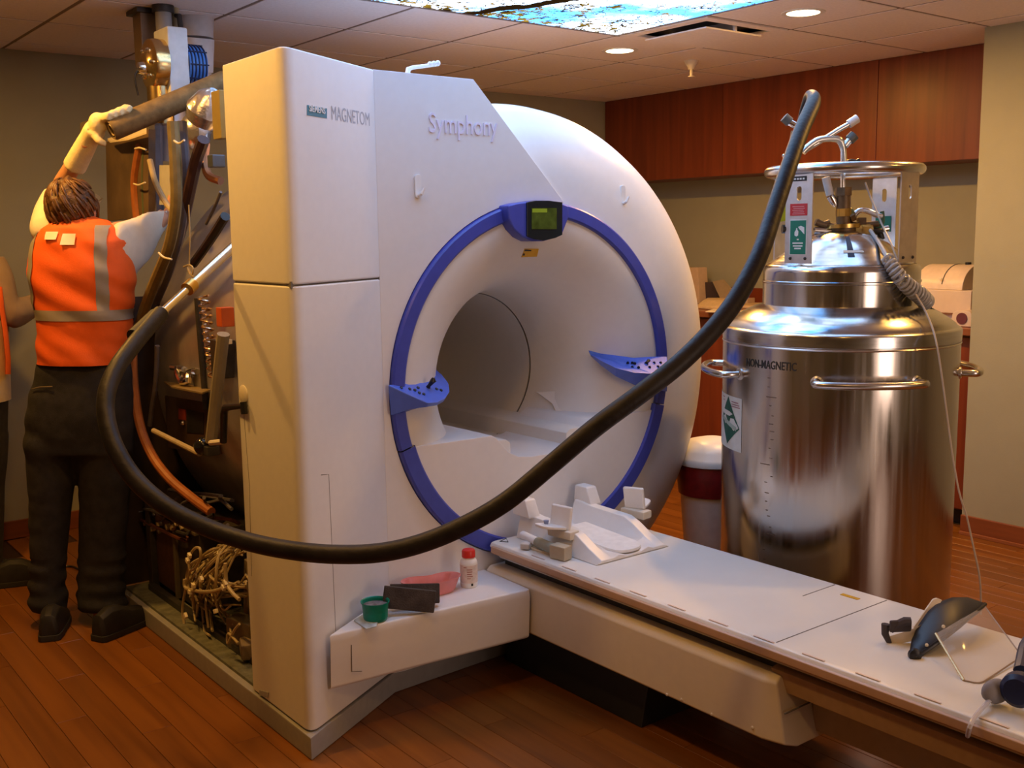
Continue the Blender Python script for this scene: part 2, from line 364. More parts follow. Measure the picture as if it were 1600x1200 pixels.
# luminous ceiling picture of sky and trees (a backlit print)
def sky_print():
    m = bpy.data.materials.new('sky_print'); m.use_nodes = True; nt = m.node_tree; nt.nodes.clear()
    L = nt.links.new; N = nt.nodes.new
    out = N('ShaderNodeOutputMaterial'); em = N('ShaderNodeEmission'); tc = N('ShaderNodeTexCoord')
    cl = N('ShaderNodeTexNoise'); cl.inputs['Scale'].default_value = 1.9; cl.inputs['Detail'].default_value = 5; L(tc.outputs['Object'], cl.inputs['Vector'])
    r = N('ShaderNodeValToRGB'); e = r.color_ramp.elements
    e[0].position = .42; e[0].color = (.07, .36, .95, 1); e[1].position = .60; e[1].color = (.76, .88, 1, 1)
    L(cl.outputs['Fac'], r.inputs[0])
    # twigs: thin ridges of distorted voronoi cells
    nz = N('ShaderNodeTexNoise'); nz.inputs['Scale'].default_value = 6; nz.inputs['Detail'].default_value = 6; L(tc.outputs['Object'], nz.inputs['Vector'])
    mx = N('ShaderNodeMixRGB'); mx.blend_type = 'ADD'; mx.inputs[0].default_value = .35; L(tc.outputs['Object'], mx.inputs[1]); L(nz.outputs['Color'], mx.inputs[2])
    v = N('ShaderNodeTexVoronoi'); v.feature = 'DISTANCE_TO_EDGE'; v.inputs['Scale'].default_value = 9; L(mx.outputs[0], v.inputs['Vector'])
    v2 = N('ShaderNodeTexVoronoi'); v2.feature = 'DISTANCE_TO_EDGE'; v2.inputs['Scale'].default_value = 26; L(mx.outputs[0], v2.inputs['Vector'])
    mn = N('ShaderNodeMath'); mn.operation = 'MINIMUM'; L(v.outputs[0], mn.inputs[0])
    m2 = N('ShaderNodeMath'); m2.operation = 'MULTIPLY'; m2.inputs[1].default_value = 1.7; L(v2.outputs[0], m2.inputs[0]); L(m2.outputs[0], mn.inputs[1])
    pt = N('ShaderNodeTexNoise'); pt.inputs['Scale'].default_value = 3.2; pt.inputs['Detail'].default_value = 2; L(tc.outputs['Object'], pt.inputs['Vector'])
    sep = N('ShaderNodeSeparateXYZ'); L(tc.outputs['Object'], sep.inputs[0])
    edge = N('ShaderNodeMapRange'); edge.inputs['From Min'].default_value = .35; edge.inputs['From Max'].default_value = .92; edge.inputs['To Min'].default_value = 0; edge.inputs['To Max'].default_value = .22
    L(sep.outputs['Y'], edge.inputs['Value'])
    ad = N('ShaderNodeMath'); ad.operation = 'ADD'; L(pt.outputs['Fac'], ad.inputs[0]); L(edge.outputs[0], ad.inputs[1])
    th = N('ShaderNodeMapRange'); th.inputs['From Min'].default_value = .40; th.inputs['From Max'].default_value = .74; th.inputs['To Min'].default_value = .006; th.inputs['To Max'].default_value = .055; L(ad.outputs[0], th.inputs['Value'])
    lt = N('ShaderNodeMath'); lt.operation = 'LESS_THAN'; L(mn.outputs[0], lt.inputs[0]); L(th.outputs[0], lt.inputs[1])
    fz = N('ShaderNodeTexNoise'); fz.inputs['Scale'].default_value = 16; fz.inputs['Detail'].default_value = 7; fz.inputs['Roughness'].default_value = .7; L(tc.outputs['Object'], fz.inputs['Vector'])
    fa = N('ShaderNodeMath'); fa.operation = 'MULTIPLY_ADD'; fa.inputs[1].default_value = .55; L(ad.outputs[0], fa.inputs[0]); L(fz.outputs['Fac'], fa.inputs[2])
    fg = N('ShaderNodeMath'); fg.operation = 'GREATER_THAN'; fg.inputs[1].default_value = .91; L(fa.outputs[0], fg.inputs[0])
    lt2 = N('ShaderNodeMath'); lt2.operation = 'MAXIMUM'; L(lt.outputs[0], lt2.inputs[0]); L(fg.outputs[0], lt2.inputs[1]); lt = lt2
    tw = N('ShaderNodeTexNoise'); tw.inputs['Scale'].default_value = 11; L(tc.outputs['Object'], tw.inputs['Vector'])
    tr = N('ShaderNodeValToRGB'); te = tr.color_ramp.elements; te[0].position = .4; te[0].color = (.006, .003, .001, 1); te[1].position = .66; te[1].color = (.12, .075, .010, 1); L(tw.outputs['Fac'], tr.inputs[0])
    # one trunk
    tk = N('ShaderNodeMath'); tk.operation = 'MULTIPLY_ADD'; tk.inputs[1].default_value = .35; L(sep.outputs['Y'], tk.inputs[0]); L(sep.outputs['X'], tk.inputs[2])
    wv = N('ShaderNodeMath'); wv.operation = 'MULTIPLY_ADD'; wv.inputs[1].default_value = .16; L(nz.outputs['Fac'], wv.inputs[0]); L(tk.outputs[0], wv.inputs[2])
    cm = N('ShaderNodeMath'); cm.operation = 'COMPARE'; cm.inputs[1].default_value = .68; cm.inputs[2].default_value = .045; L(wv.outputs[0], cm.inputs[0])
    gt = N('ShaderNodeMath'); gt.operation = 'LESS_THAN'; gt.inputs[1].default_value = 1.12; L(sep.outputs['Y'], gt.inputs[0])
    mu = N('ShaderNodeMath'); mu.operation = 'MULTIPLY'; L(cm.outputs[0], mu.inputs[0]); L(gt.outputs[0], mu.inputs[1])
    mm = N('ShaderNodeMath'); mm.operation = 'MAXIMUM'; L(mu.outputs[0], mm.inputs[0]); L(lt.outputs[0], mm.inputs[1])
    dk = N('ShaderNodeMixRGB'); dk.inputs[2].default_value = (.006, .003, .001, 1); L(mu.outputs[0], dk.inputs[0]); L(tr.outputs[0], dk.inputs[1])
    mix = N('ShaderNodeMixRGB'); L(mm.outputs[0], mix.inputs[0]); L(r.outputs[0], mix.inputs[1]); L(dk.outputs[0], mix.inputs[2])
    L(mix.outputs[0], em.inputs[0]); em.inputs[1].default_value = SKY_STRENGTH; L(em.outputs[0], out.inputs[0]); return m
SKYM = sky_print()
scx, scy = sum(SKYX)/2, sum(SKYY)/2; hx, hy = GP*2-.014, GP*1.5-.014
sky = thing('sky_light_panel', 'large backlit ceiling picture of blue sky, clouds and bare branches', 'light', (scx, scy, CEIL))
part('printed_diffuser', MB().box((scx, scy, CEIL+.008), (hx*2, hy*2, .012)), SKYM, sky, smooth=0)
fr = MB()
for s in (-1, 1):
    fr.box((scx+s*(hx+.004), scy, CEIL+.006), (.012, hy*2+.02, .016)); fr.box((scx, scy+s*(hy+.004), CEIL+.006), (hx*2+.02, .012, .016))
part('frame', fr, TBAR, sky, smooth=0)

LENS = emis('lamp_lens', (1, .72, .42), 14.0)
def downlight(x, y, label):
    t = thing('downlight', label, 'light', (x, y, CEIL), group='recessed ceiling lamps')
    part('trim_ring', MB().lathe([(.074, .0), (.076, -.004), (.098, -.004), (.1, 0)], (x, y, CEIL), seg=40), WHITE, t)
    part('lens', MB().lathe([(.075, -.002), (.05, -.006), (.001, -.008)], (x, y, CEIL), seg=40), LENS, t)
out_l = ['right hand lamp row, beside the near corner of the sky picture', 'left lamp row, over the technician in the orange vest', 'left lamp row, over the yellow lit scanner side', 'left lamp row, left of the near sky picture edge', 'left lamp row, nearest the photographer', 'right hand lamp row, nearest the photographer']
names = {0: 'round recessed ceiling lamp between the sky picture and the far corner, glowing warm', 1: 'round recessed ceiling lamp beyond the air vent, cut close to the top of the view'}
for i, (x, y, p) in enumerate(LAMPS):
    downlight(x, y, names.get(i) or 'round recessed ceiling lamp, '+out_l[i-2])
vt = thing('air_vent', 'square white plaque ceiling air vent with dark slots beside the sky picture', 'vent', (*VENT, CEIL))
vx, vy = VENT; a, b = .296, .235
mb = MB()
for s in (-1, 1):
    mb.box((vx+s*(a+b)/2, vy, CEIL+.002), (a-b, 2*a, .014)); mb.box((vx, vy+s*(a+b)/2, CEIL+.0021), (2*b, a-b, .014))
part('frame', mb, TILE, vt, bevel=.002, smooth=0)
part('hanger', MB().box((vx, vy, CEIL+.002), (.012, .43, .05)), TILE, vt, smooth=0)
part('throat', MB().box((vx, vy, CEIL+.03), (2*b, 2*b, .01)), BLACK, vt, smooth=0)
part('plaque', MB().box((vx, vy, CEIL-.024), (.41, .41, .008)), TILE, vt, bevel=.002, smooth=0)
sp = thing('sprinkler_head', 'small pale ceiling sprinkler head with a round cup', 'sprinkler', (4.78, 4.41, CEIL))
part('escutcheon', MB().lathe([(.045, 0), (.04, -.012), (.022, -.035), (.018, -.05)], (4.78, 4.41, CEIL), seg=20, caps=True), CREAM, sp)
part('stem', MB().lathe([(.009, -.05), (.009, -.085), (.02, -.088), (.02, -.092), (.004, -.095)], (4.78, 4.41, CEIL), seg=14, caps=True), CREAM, sp)

# cabinets in the alcove
CZ, CFX = 1.985, 5.68
for k, (y0, y1, lb) in enumerate([(2.89, 3.76, 'cherry overhead cabinet nearest the right wall end, above the white printer'), (3.76, 4.95, 'middle cherry overhead cabinet, behind the tall hose arch'), (4.95, 6.12, 'cherry overhead cabinet in the far corner, partly behind the scanner')]):
    t = thing('overhead_cabinet', lb, 'cabinet', (CFX+.16, (y0+y1)/2, CZ), group='overhead cabinets in the alcove')
    part('carcass', MB().box((CFX+.17, (y0+y1)/2, (CZ+CEIL)/2), (.30, y1-y0-.002, CEIL-CZ-.002)), CABW, t, smooth=0)
    part('door', MB().box((CFX+.009, (y0+y1)/2, (CZ+CEIL)/2), (.018, y1-y0-.004, CEIL-CZ-.004)), CABW, t, bevel=.0015, smooth=0)
LX = 5.30
t = thing('counter', 'wood edged counter along the alcove wall under the cherry cabinets', 'counter', (5.65, 4.5, 1.05))
part('worktop', MB().box((5.642, 4.5, 1.07), (.704, 3.22, .04)), CABT, t, bevel=.004, smooth=0)
part('upstand', MB().box((5.983, 4.5, 1.15), (.02, 3.22, .12)), CABW, t, bevel=.002, smooth=0)
for k, (y0, y1, lb) in enumerate([(2.89, 3.98, 'cherry base cabinet beside the right wall end, mostly behind the steel dewar'), (3.98, 5.05, 'cherry base cabinet seen between the scanner and the steel dewar'), (5.05, 6.12, 'cherry base cabinet in the far corner behind the scanner')]):
    t = thing('base_cabinet', lb, 'cabinet', (5.65, (y0+y1)/2, 0), group='base cabinets in the alcove')
    part('carcass', MB().box((5.67, (y0+y1)/2, .57), (.62, y1-y0-.002, .95)), CABW, t, smooth=0)
    part('toe_kick', MB().box((5.70, (y0+y1)/2, .048), (.56, y1-y0-.004, .095)), BLACK, t, smooth=0)
    h = (y1-y0)/2
    for yy in (y0+h/2, y1-h/2):
        part('door', MB().box((5.35, yy, .57), (.02, h-.004, .93)), CABW, t, bevel=.0015, smooth=0)

# ---------------------------------------------------------------- the scanner
AX, AZ = 2.548, 1.056                      # bore axis
mri = thing('mri_scanner', 'large white hospital scanner with a blue ring round its tunnel and one side opened', 'scanner', (2.3, 3.6, 0))
FD = Vector((.872, .490, 0)); FN = Vector((.490, -.872, 0))
CC = Vector((1.405, 2.851, 0)); SS = Vector((1.85, 3.10, 0))
def V(x, y, z): return Vector((x, y, z))
plan = round_poly([V(1.405, 3.28, 0), CC, SS, V(1.85, 3.28, 0)], [0, .055, 0, 0], 7)
for z0, z1, nm in ((.080, 1.466, 'lower_column_cover'), (1.471, 2.149, 'upper_column_cover')):
    part(nm, MB().prism([p+V(0, 0, z0) for p in plan], (0, 0, z1-z0)), COVER, mri, bevel=.006, smooth=50)
part('column_gap', MB().prism([V(1.41, 3.27, 1.46), V(1.41, 2.87, 1.46), V(1.46, 2.895, 1.46), V(1.845, 3.11, 1.46), V(1.845, 3.27, 1.46)], (0, 0, .02)), JOINT, mri, smooth=0)
poly = [V(1.8485, 3.10, .07), V(1.8485, 3.10, 2.149), V(2.252, 3.10, 2.148), V(2.664, 3.10, 1.730)]
poly += arc((AX, AZ), .676, math.radians(80.2), math.radians(270), 56, 3.10) + [V(AX, 3.10, .07)]
part('front_cover', MB().prism(poly, (0, .36, 0)), COVER, mri, bevel=.0015, smooth=0)
FRM = [(.672, 3.110), (.76, 3.112), (.84, 3.120), (.91, 3.138), (.965, 3.165), (1.005, 3.200), (1.032, 3.245), (1.046, 3.30), (1.052, 3.40), (1.052, 4.50), (1.03, 4.62), (.95, 4.70), (.6, 4.73), (.34, 4.73)]
part('rounded_shell', MB().lathe([(r, y) for r, y in FRM], (AX, 0, AZ), 'Y', 110, math.radians(-90), math.radians(112)), COVER2, mri, smooth=60)
FUN = [(.622, 3.100), (.60, 3.096), (.57, 3.100), (.53, 3.114), (.49, 3.138), (.45, 3.170), (.415, 3.208), (.385, 3.252), (.36, 3.305), (.342, 3.365), (.330, 3.43), (.322, 3.50), (.318, 3.56)]
part('tunnel_flare', MB().lathe(FUN, (AX, 0, AZ), 'Y', 96), BORE, mri, smooth=60)
part('tunnel_joint', MB().lathe([(.3185, 3.560), (.3185, 3.566)], (AX, 0, AZ), 'Y', 80), JOINT, mri)
part('tunnel_liner', MB().lathe([(.316, 3.566), (.316, 4.73), (.40, 4.74)], (AX, 0, AZ), 'Y', 80), BORE, mri, smooth=60)
def on_flare(x, y, off=.0):
    best = None
    for k in range(len(FUN)-1):
        for t in [i/10 for i in range(10)]:
            r = FUN[k][0]+(FUN[k+1][0]-FUN[k][0])*t; Y = FUN[k][1]+(FUN[k+1][1]-FUN[k][1])*t
            p = on_Y(x, y, Y); e = abs(math.hypot(p.x-AX, p.z-AZ)-r)
            if best is None or e < best[0]: best = (e, p)
    p = best[1]; return p + (EYE-p).normalized()*off
RP = [(.618, 3.112), (.620, 3.088), (.626, 3.083), (.666, 3.083), (.672, 3.088), (.674, 3.112)]
part('blue_ring', MB().lathe(RP, (AX, 0, AZ), 'Y', 110, math.radians(-14), math.radians(196)), BLUE, mri)
part('lower_blue_ring', MB().lathe([(r-(.010 if r < .64 else 0), y-.003) for r, y in RP], (AX, 0, AZ), 'Y', 80, math.radians(196.3), math.radians(345.7)), BLUE, mri)
# lower closing panel with the dip the table passes through
rr = .612; a1 = math.asin((.878-AZ)/rr)
top = [V(AX-.248, 0, .876), V(AX-.225, 0, .862), V(AX-.170, 0, .803), V(AX-.125, 0, .780), V(AX-.06, 0, .771)]
top = top+[V(AX, 0, .770)]+[V(2*AX-p.x, 0, p.z) for p in reversed(top)]
lp = [V(p.x, 3.090, p.z) for p in top] + [V(AX+rr*math.cos(a), 3.090, AZ+rr*math.sin(a)) for a in [a1+(-PI-2*a1)*i/48 for i in range(49)]]
part('lower_front_panel', MB().prism(lp, (0, .42, 0)), COVER, mri, bevel=.004, smooth=40)
part('tunnel_floor', MB().box((AX, 4.1, .760), (.24, 1.24, .02)), BORE, mri, bevel=.003)
for s in (-1, 1):
    part('table_rail', MB().prism([V(AX+s*.135, 3.12, .76), V(AX+s*.14, 3.12, .832), V(AX+s*.16, 3.12, .845), V(AX+s*.245, 3.12, .850), V(AX+s*.245, 3.12, .78)], (0, 1.55, 0)), BORE, mri, bevel=.003)
q = [on_flare(x, y, .004) for x, y in [(838, 612), (866, 611), (866, 622), (872, 638), (884, 645), (868, 643), (862, 630)]]
part('latch', MB().prism(q, (-.006, -.012, 0)), WHITE, mri)
# control consoles either side of the tunnel mouth
def console(tx, bx, nm, keys, stick, lb):
    top = [on_Y(*a) if a[2] > 0 else on_flare(a[0], a[1]) for a in tx]; bot = [on_Y(*a) if a[2] > 0 else on_flare(a[0], a[1]) for a in bx]
    o = part(nm, MB().loft([bot, top]), BLUE2, mri, bevel=.004, smooth=60, label=lb)
    n = (top[1]-top[0]).cross(top[-1]-top[0]).normalized()
    if n.z < 0: n = -n
    c = sum(top, Vector())/len(top)
    bv = BVHTree.FromPolygons([tuple(v.co) for v in o.data.vertices], [tuple(p.vertices) for p in o.data.polygons]); ro = root_of(o).location
    def hit(x, y):
        r = bv.ray_cast(EYE-ro, ray(x, y).normalized()); return r[0]+ro if r[0] else on_pl(x, y, c, n)
    for x, y in keys:
        p = hit(x, y); part('button', MB().lathe([(.006, -.003), (.006, .003), (.003, .004)], p, n, 10, caps=True), BLACK, o)
    p = hit(*stick)
    part('joystick', MB().tube([p-n*.004, p+n*.008, p+n*.03+V(0, -.004, 0), p+n*.042], [.009, .006, .010, .006], 10), BLACK, o)
console([(606, 601, 3.08), (626, 599, 3.10), (650, 597, 3.115), (669, 589, -1), (679, 577, -1), (691, 585, 3.22), (701, 598, 3.14), (703, 611, 3.09), (696, 622, 3.05), (684, 629, 3.03), (668, 630, 3.025), (640, 617, 3.05)],
        [(610, 650, 3.085), (626, 646, 3.09), (644, 640, 3.10), (664, 634, 3.12), (679, 612, -1), (690, 606, 3.20), (697, 612, 3.13), (699, 618, 3.09), (692, 629, 3.06), (682, 634, 3.045), (666, 636, 3.04), (640, 640, 3.07)],
        'left_console', [(627, 606), (640, 608), (648, 610), (653, 606), (655, 614), (662, 616), (682, 608), (689, 610), (679, 596)], (669, 605), 'left blue control console with buttons')
console([(919, 547, -1), (938, 552, -1), (962, 557, -1), (990, 559, 3.10), (1020, 557, 3.085), (1042, 557, 3.08), (1044, 582, 3.02), (1020, 584, 3.015), (990, 582, 3.03), (962, 575, 3.07), (938, 563, 3.15), (922, 553, -1)],
        [(921, 552, -1), (940, 566, -1), (962, 580, -1), (990, 590, 3.115), (1020, 596, 3.10), (1042, 600, 3.09), (1042, 612, 3.08), (1020, 609, 3.08), (992, 602, 3.09), (962, 588, 3.10), (940, 572, 3.17), (923, 556, -1)],
        'right_console', [(981, 567), (988, 567), (992, 568), (988, 574), (998, 574), (1015, 574), (1022, 567), (1028, 573), (1032, 567), (1036, 573)], (1010, 568), 'right blue control console with buttons')
# display at the top of the ring
hp = [(794, 321), (810, 317), (835, 314), (860, 314), (879, 318), (889, 322), (889, 340), (879, 366), (868, 372), (850, 377), (832, 377), (816, 370), (803, 358), (795, 341)]
disp = part('display_housing', MB().prism([on_Y(x, y, 3.045) for x, y in hp], (0, .09, 0)), BLUE, mri, bevel=.006, smooth=50)
sc_ = [(824, 316), (838, 313.5), (858, 313.5), (879, 316), (879, 367), (868, 372), (850, 376), (836, 374), (824, 369)]
part('bezel', MB().prism([on_Y(x, y, 3.038) for x, y in sc_], (0, .03, 0)), mat('screen_glass', (.012, .018, .022), .15, var=.05), disp, bevel=.002)
part('screen', MB().prism([on_Y(x, y, 3.0365) for x, y in [(831, 325), (870, 325), (870, 358), (831, 358)]], (0, .003, 0)), mat('lcd', (.05, .075, .012), .25, var=.5, scale=25, emit=(.10, .16, .01), estr=.08), disp, smooth=0, label='green lit display screen')
part('screen_text', MB().prism([on_Y(x, y, 3.0355) for x, y in [(832, 326), (855, 326), (855, 332), (832, 332)]], (0, .002, 0)), mat('lcd_bright', (.2, .3, .02), .3, emit=(.35, .42, .03), estr=.14), disp, smooth=0)
q = [on_flare(x, y, .004) for x, y in [(820, 389), (842, 389), (839, 401), (815, 402)]]
yl = part('warning_label', MB().prism(q, (0, .003, .001)), mat('label_yellow', (.62, .36, .02), .5), mri, smooth=0, label='small yellow warning label')
part('label_print', MB().prism([on_flare(x, y, .0055) for x, y in [(820.5, 389.8), (831, 389.8), (830, 392.5), (819.5, 392.5)]], (0, .001, 0)), BLACK, yl, smooth=0)
part('label_symbol', MB().prism([on_flare(x, y, .0055) for x, y in [(817.5, 396), (820.5, 396), (819.5, 399.5), (816.5, 399.5)]], (0, .001, 0)), BLACK, yl, smooth=0)
# hooks stuck to the covers
for hx, hy, Y in ((652, 292, 3.10), (972, 306, 3.125)):
    c = on_Y(hx, hy, Y); h = part('hook', MB().prism(round_poly([c+V(-.013, -.001, -.038), c+V(.013, -.001, -.038), c+V(.013, -.001, .042), c+V(-.013, -.001, .042)], .012), (0, -.007, 0)), WHITE, mri, bevel=.002)
    part('hook_tip', MB().tube([c+V(0, -.008, -.03), c+V(.003, -.022, -.024), c+V(.012, -.027, -.004)], [.006, .006, .004], 8), WHITE, h)
# lettering
q0 = on_pl(481, 165, CC, FN); sz = FN*.0012
ex = FD
pl4 = [on_pl(x, y, CC+FN*.0014, FN) for x, y in [(480, 164), (511, 169.5), (511, 185), (480, 180)]]
bd = part('name_plate', MB().prism(pl4, -FN*.002), mat('petrol_print', (.035, .20, .29), .5), mri, smooth=0, label='petrol blue plate with white lettering')
wd = (pl4[1]-pl4[0]).length
part('plate_lettering', text_mb('SIEMENS', pl4[3]+(pl4[1]-pl4[0])*.10+V(0, 0, .012), FD, (0, 0, 1), wd*.8, .019, .0022, bold=.004), mat('print_white', (.75, .78, .8), .5), bd, smooth=0)
a, b = on_pl(518, 187, CC, FN), on_pl(577, 194, CC, FN)
part('lettering', text_mb('MAGNETOM', a+FN*.0003, FD, (0, 0, 1), (b-a).dot(FD), .042, .0012), mat('print_grey', (.40, .41, .45), .6), mri, smooth=0, label='thin grey lettering')
a, b = on_Y(670, 201, 3.10), on_Y(777, 209, 3.10)
part('raised_lettering', text_mb('Symphony', V(a.x, 3.0998, (a.z+b.z)/2-.032), (1, 0, 0), (0, 0, 1), b.x-a.x, .088, .004), mat('lilac_plastic', (.74, .70, .84), .4), mri, smooth=0, label='raised lilac lettering')
# fine cover joints
def joint(pts, wdt=.0022):
    part('cover_joint', MB().tube(pts, wdt, 6), JOINT, mri)
E_ = .0012
joint([on_pl(x, y, CC+FN*-E_, FN) for x, y in [(477, 257), (566, 263), (568, 268), (568, 428)]], .0014)
joint([on_pl(x, y, CC+FN*-E_, FN) for x, y in [(501, 742), (513, 741), (524, 988)]])
joint([on_Y(x, y, 3.101) for x, y in [(576, 715), (585, 713), (597, 890)]], .0016)
# small holder arm on the top edge
c = [on_Y(636, 113, 3.16), on_Y(638, 108, 3.16), on_Y(645, 105.5, 3.16), on_Y(684, 100.5, 3.16)]
c[0].z = 2.145
ar = part('top_arm', MB().tube(c, [.010, .009, .007, .006], 8), WHITE, mri)
for x, y in ((672, 100.5), (678, 99.5), (684, 98.8)): part('stud', MB().ball(on_Y(x, y, 3.16), .010, 8, rings=6), WHITE, ar)
# plinth and low step cover
part('plinth', MB().prism([V(1.396, 4.66, .0), V(1.396, 2.838, .0), V(1.86, 3.098, .0), V(3.05, 3.16, 0), V(3.05, 4.66, 0)], (0, 0, .076)), GREY, mri, bevel=.006)
sp_ = [V(1.492, 2.874, 0), V(2.252, 2.812, 0), V(2.262, 3.098, 0), V(1.862, 3.098, 0)]
def at_z(ps, z, sh=0): return [p+V(0, sh, z) for p in ps]
part('step_cover', MB().loft([at_z(sp_, .185, .022), at_z(sp_, .195, .008), at_z(sp_, .345), at_z(sp_, .372, .004)]), COVER, mri, bevel=.006, smooth=50)
part('step_joint', MB().tube([V(1.565, 2.8675, .325), V(1.565, 2.8705, .235), V(1.60, 2.868, .228)], .0014, 6), JOINT, mri)
# inside the opened side
part('magnet_vessel', MB().lathe([(.40, 3.50), (.90, 3.50), (.955, 3.53), (.97, 3.58), (.97, 4.55), (.955, 4.60), (.9, 4.63), (.4, 4.63)], (AX, 0, AZ), 'Y', 80, math.radians(80), math.radians(285)), mat('vessel_steel', (.62, .58, .60), .38, .85, var=.14, scale=9), mri, smooth=50)
part('dark_backing', MB().box((1.84, 4.69, .72), (.84, .02, 1.28)), mat('rear_dark', (.045, .026, .018), .7, var=.3, scale=8), mri, smooth=0)  # dark sheet added to hide the wall and keep the opened side dark
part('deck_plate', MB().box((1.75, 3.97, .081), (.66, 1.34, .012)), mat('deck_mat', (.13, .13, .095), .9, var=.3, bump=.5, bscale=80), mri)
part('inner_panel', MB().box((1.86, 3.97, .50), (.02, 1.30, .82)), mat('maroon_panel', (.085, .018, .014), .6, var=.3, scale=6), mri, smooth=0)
part('frame_rail', MB().box((1.50, 3.92, .098), (.03, 1.24, .03)), DARK, mri, bevel=.003)
part('frame_post', MB().box((1.53, 4.56, .30), (.05, .05, .44)), DARK, mri, bevel=.003)
def gut(name, m, X, path, r, seg=10, sm=5, label=None):
    Xs = X if hasattr(X, '__len__') else [X]*len(path)
    return part(name, MB().tube([on_X(x, y, xx) for (x, y), xx in zip(path, Xs)], r, seg, smooth=sm), m, mri, label=label)
OLIVE = mat('olive_hose', (.21, .155, .06), .55, var=.15); ORNG = mat('orange_hose', (.34, .11, .03), .5, var=.15); GHOSE = mat('grey_hose', (.11, .10, .12), .5, var=.15)
TAN = mat('tan_cable', (.42, .33, .19), .5, var=.12)
gut('hose', OLIVE, 1.49, [(270, 190), (274, 255), (275, 320), (264, 385), (240, 445), (222, 495), (208, 545)], .022, label='olive hose')
gut('hose', GHOSE, 1.55, [(283, 190), (289, 270), (284, 345), (266, 415), (243, 470)], .021, label='dark grey hose')
gut('hose', mat('dark_brown_hose', (.045, .018, .02), .5), 1.56, [(318, 218), (307, 250), (298, 290), (286, 345), (272, 395)], .023, label='dark brown hose')
o = gut('hose', ORNG, 1.62, [(220, 228), (213, 270), (212, 300), (216, 345)], .022, label='orange hose')
gut('hose', mat('green_hose', (.09, .11, .06), .5), 1.625, [(226, 232), (224, 280), (226, 340)], .010, label='thin green hose')
gut('duct', GHOSE, 1.66, [(238, 160), (240, 230), (241, 300), (243, 350)], .038, label='grey duct')
gut('flexible_conduit', TAN, 1.575, [(234, 250), (243, 285), (258, 315), (270, 330)], .012, label='ribbed tan conduit')
part('bracket_plate', MB().prism([on_X(x, y, 1.66) for x, y in [(249, 258), (272, 258), (272, 320), (249, 320)]], (.01, 0, 0)), LGREY, mri, smooth=0)
gut('hose', ORNG, [1.45, 1.44, 1.44, 1.45, 1.47, 1.50, 1.52], [(207, 545), (209, 600), (219, 665), (238, 712), (265, 748), (300, 778), (330, 800)], .019, label='long curved orange hose')
gut('hose', GHOSE, 1.50, [(246, 540), (243, 600), (237, 640), (234, 665)], .010)
gut('pipe', TAN, 1.455, [(240, 673), (262, 684), (312, 709)], .011, label='tan pipe')
gut('strut', mat('grey_tan_paint', (.27, .24, .19), .5), 1.475, [(349, 522), (330, 690)], .022, sm=0, label='tan strut')
bm_ = gut('lever', BLACK, [1.455, 1.44, 1.42, 1.391], [(349, 690), (350, 648), (352, 637), (381, 634)], [.013, .013, .012, .008], sm=0)
part('lever_knob', MB().tube([on_X(380, 628, 1.391), on_X(382, 647, 1.391)], .011, 10), BLACK, bm_)
part('lever_foot', MB().tube([on_X(329, 692, 1.455), on_X(349, 690, 1.455)], .010, 8), CREAM, bm_)
part('clamp_ball', MB().ball(on_X(317, 697, 1.46), .034, 14), mat('black_gloss', (.01, .01, .012), .15), mri)
part('clamp_block', MB().box(on_X(328, 703, 1.475), (.05, .07, .035)), DARK, mri, bevel=.004)
# coil spring and its dark guide
hp = []; A, B = on_X(318, 462, 1.55), on_X(335, 592, 1.55); d = (B-A)
for i in range(12*16+1):
    t = i/(12*16); hp.append(A+d*t+V(math.cos(i*PI/8)*.020, math.sin(i*PI/8)*.020, 0))
part('coil_spring', MB().tube(hp, .0048, 6), mat('copper_steel', (.60, .42, .28), .25, 1.), mri)
gut('spring_guide', DARK, 1.57, [(308, 466), (322, 640)], .012, sm=0)
# metal junction box with a chrome elbow on its shelf
bx = [on_X(x, y, 1.58) for x, y in [(257, 618), (331, 630), (331, 712), (262, 700)]]
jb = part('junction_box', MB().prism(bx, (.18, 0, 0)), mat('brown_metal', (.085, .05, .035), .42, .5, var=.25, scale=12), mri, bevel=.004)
part('box_shelf', MB().prism([on_X(252, 595, 1.60), on_X(329, 611, 1.57), on_X(316, 616, 1.50), on_X(268, 606, 1.53)], (0, 0, .006)), mat('tan_metal', (.40, .29, .13), .4, .5), jb)
part('box_window', MB().prism([on_X(x, y, 1.578) for x, y in [(292, 640), (318, 645), (318, 678), (292, 676)]], (.004, 0, 0)), BLACK, jb, smooth=0)
part('red_switch', MB().prism([on_X(x, y, 1.577) for x, y in [(279, 638), (290, 640), (290, 657), (279, 655)]], (.004, 0, 0)), mat('dull_red', (.22, .03, .015), .4), jb, smooth=0)
part('switch_stud', MB().ball(on_X(286, 661, 1.575), .010, 8), CHROME, jb)
part('elbow', MB().tube([on_X(278, 575, 1.56), on_X(279, 586, 1.55), on_X(285, 596, 1.55), on_X(294, 594, 1.55), on_X(295, 584, 1.56), on_X(308, 580, 1.58)], .015, 10, smooth=4), CHROME, jb)
part('elbow_nut', MB().cyl(on_X(269, 574, 1.56), on_X(288, 577, 1.56), .013, 8), STEEL, jb)
part('elbow_nut', MB().cyl(on_X(290, 580, 1.57), on_X(308, 581, 1.57), .012, 8), STEEL, jb)
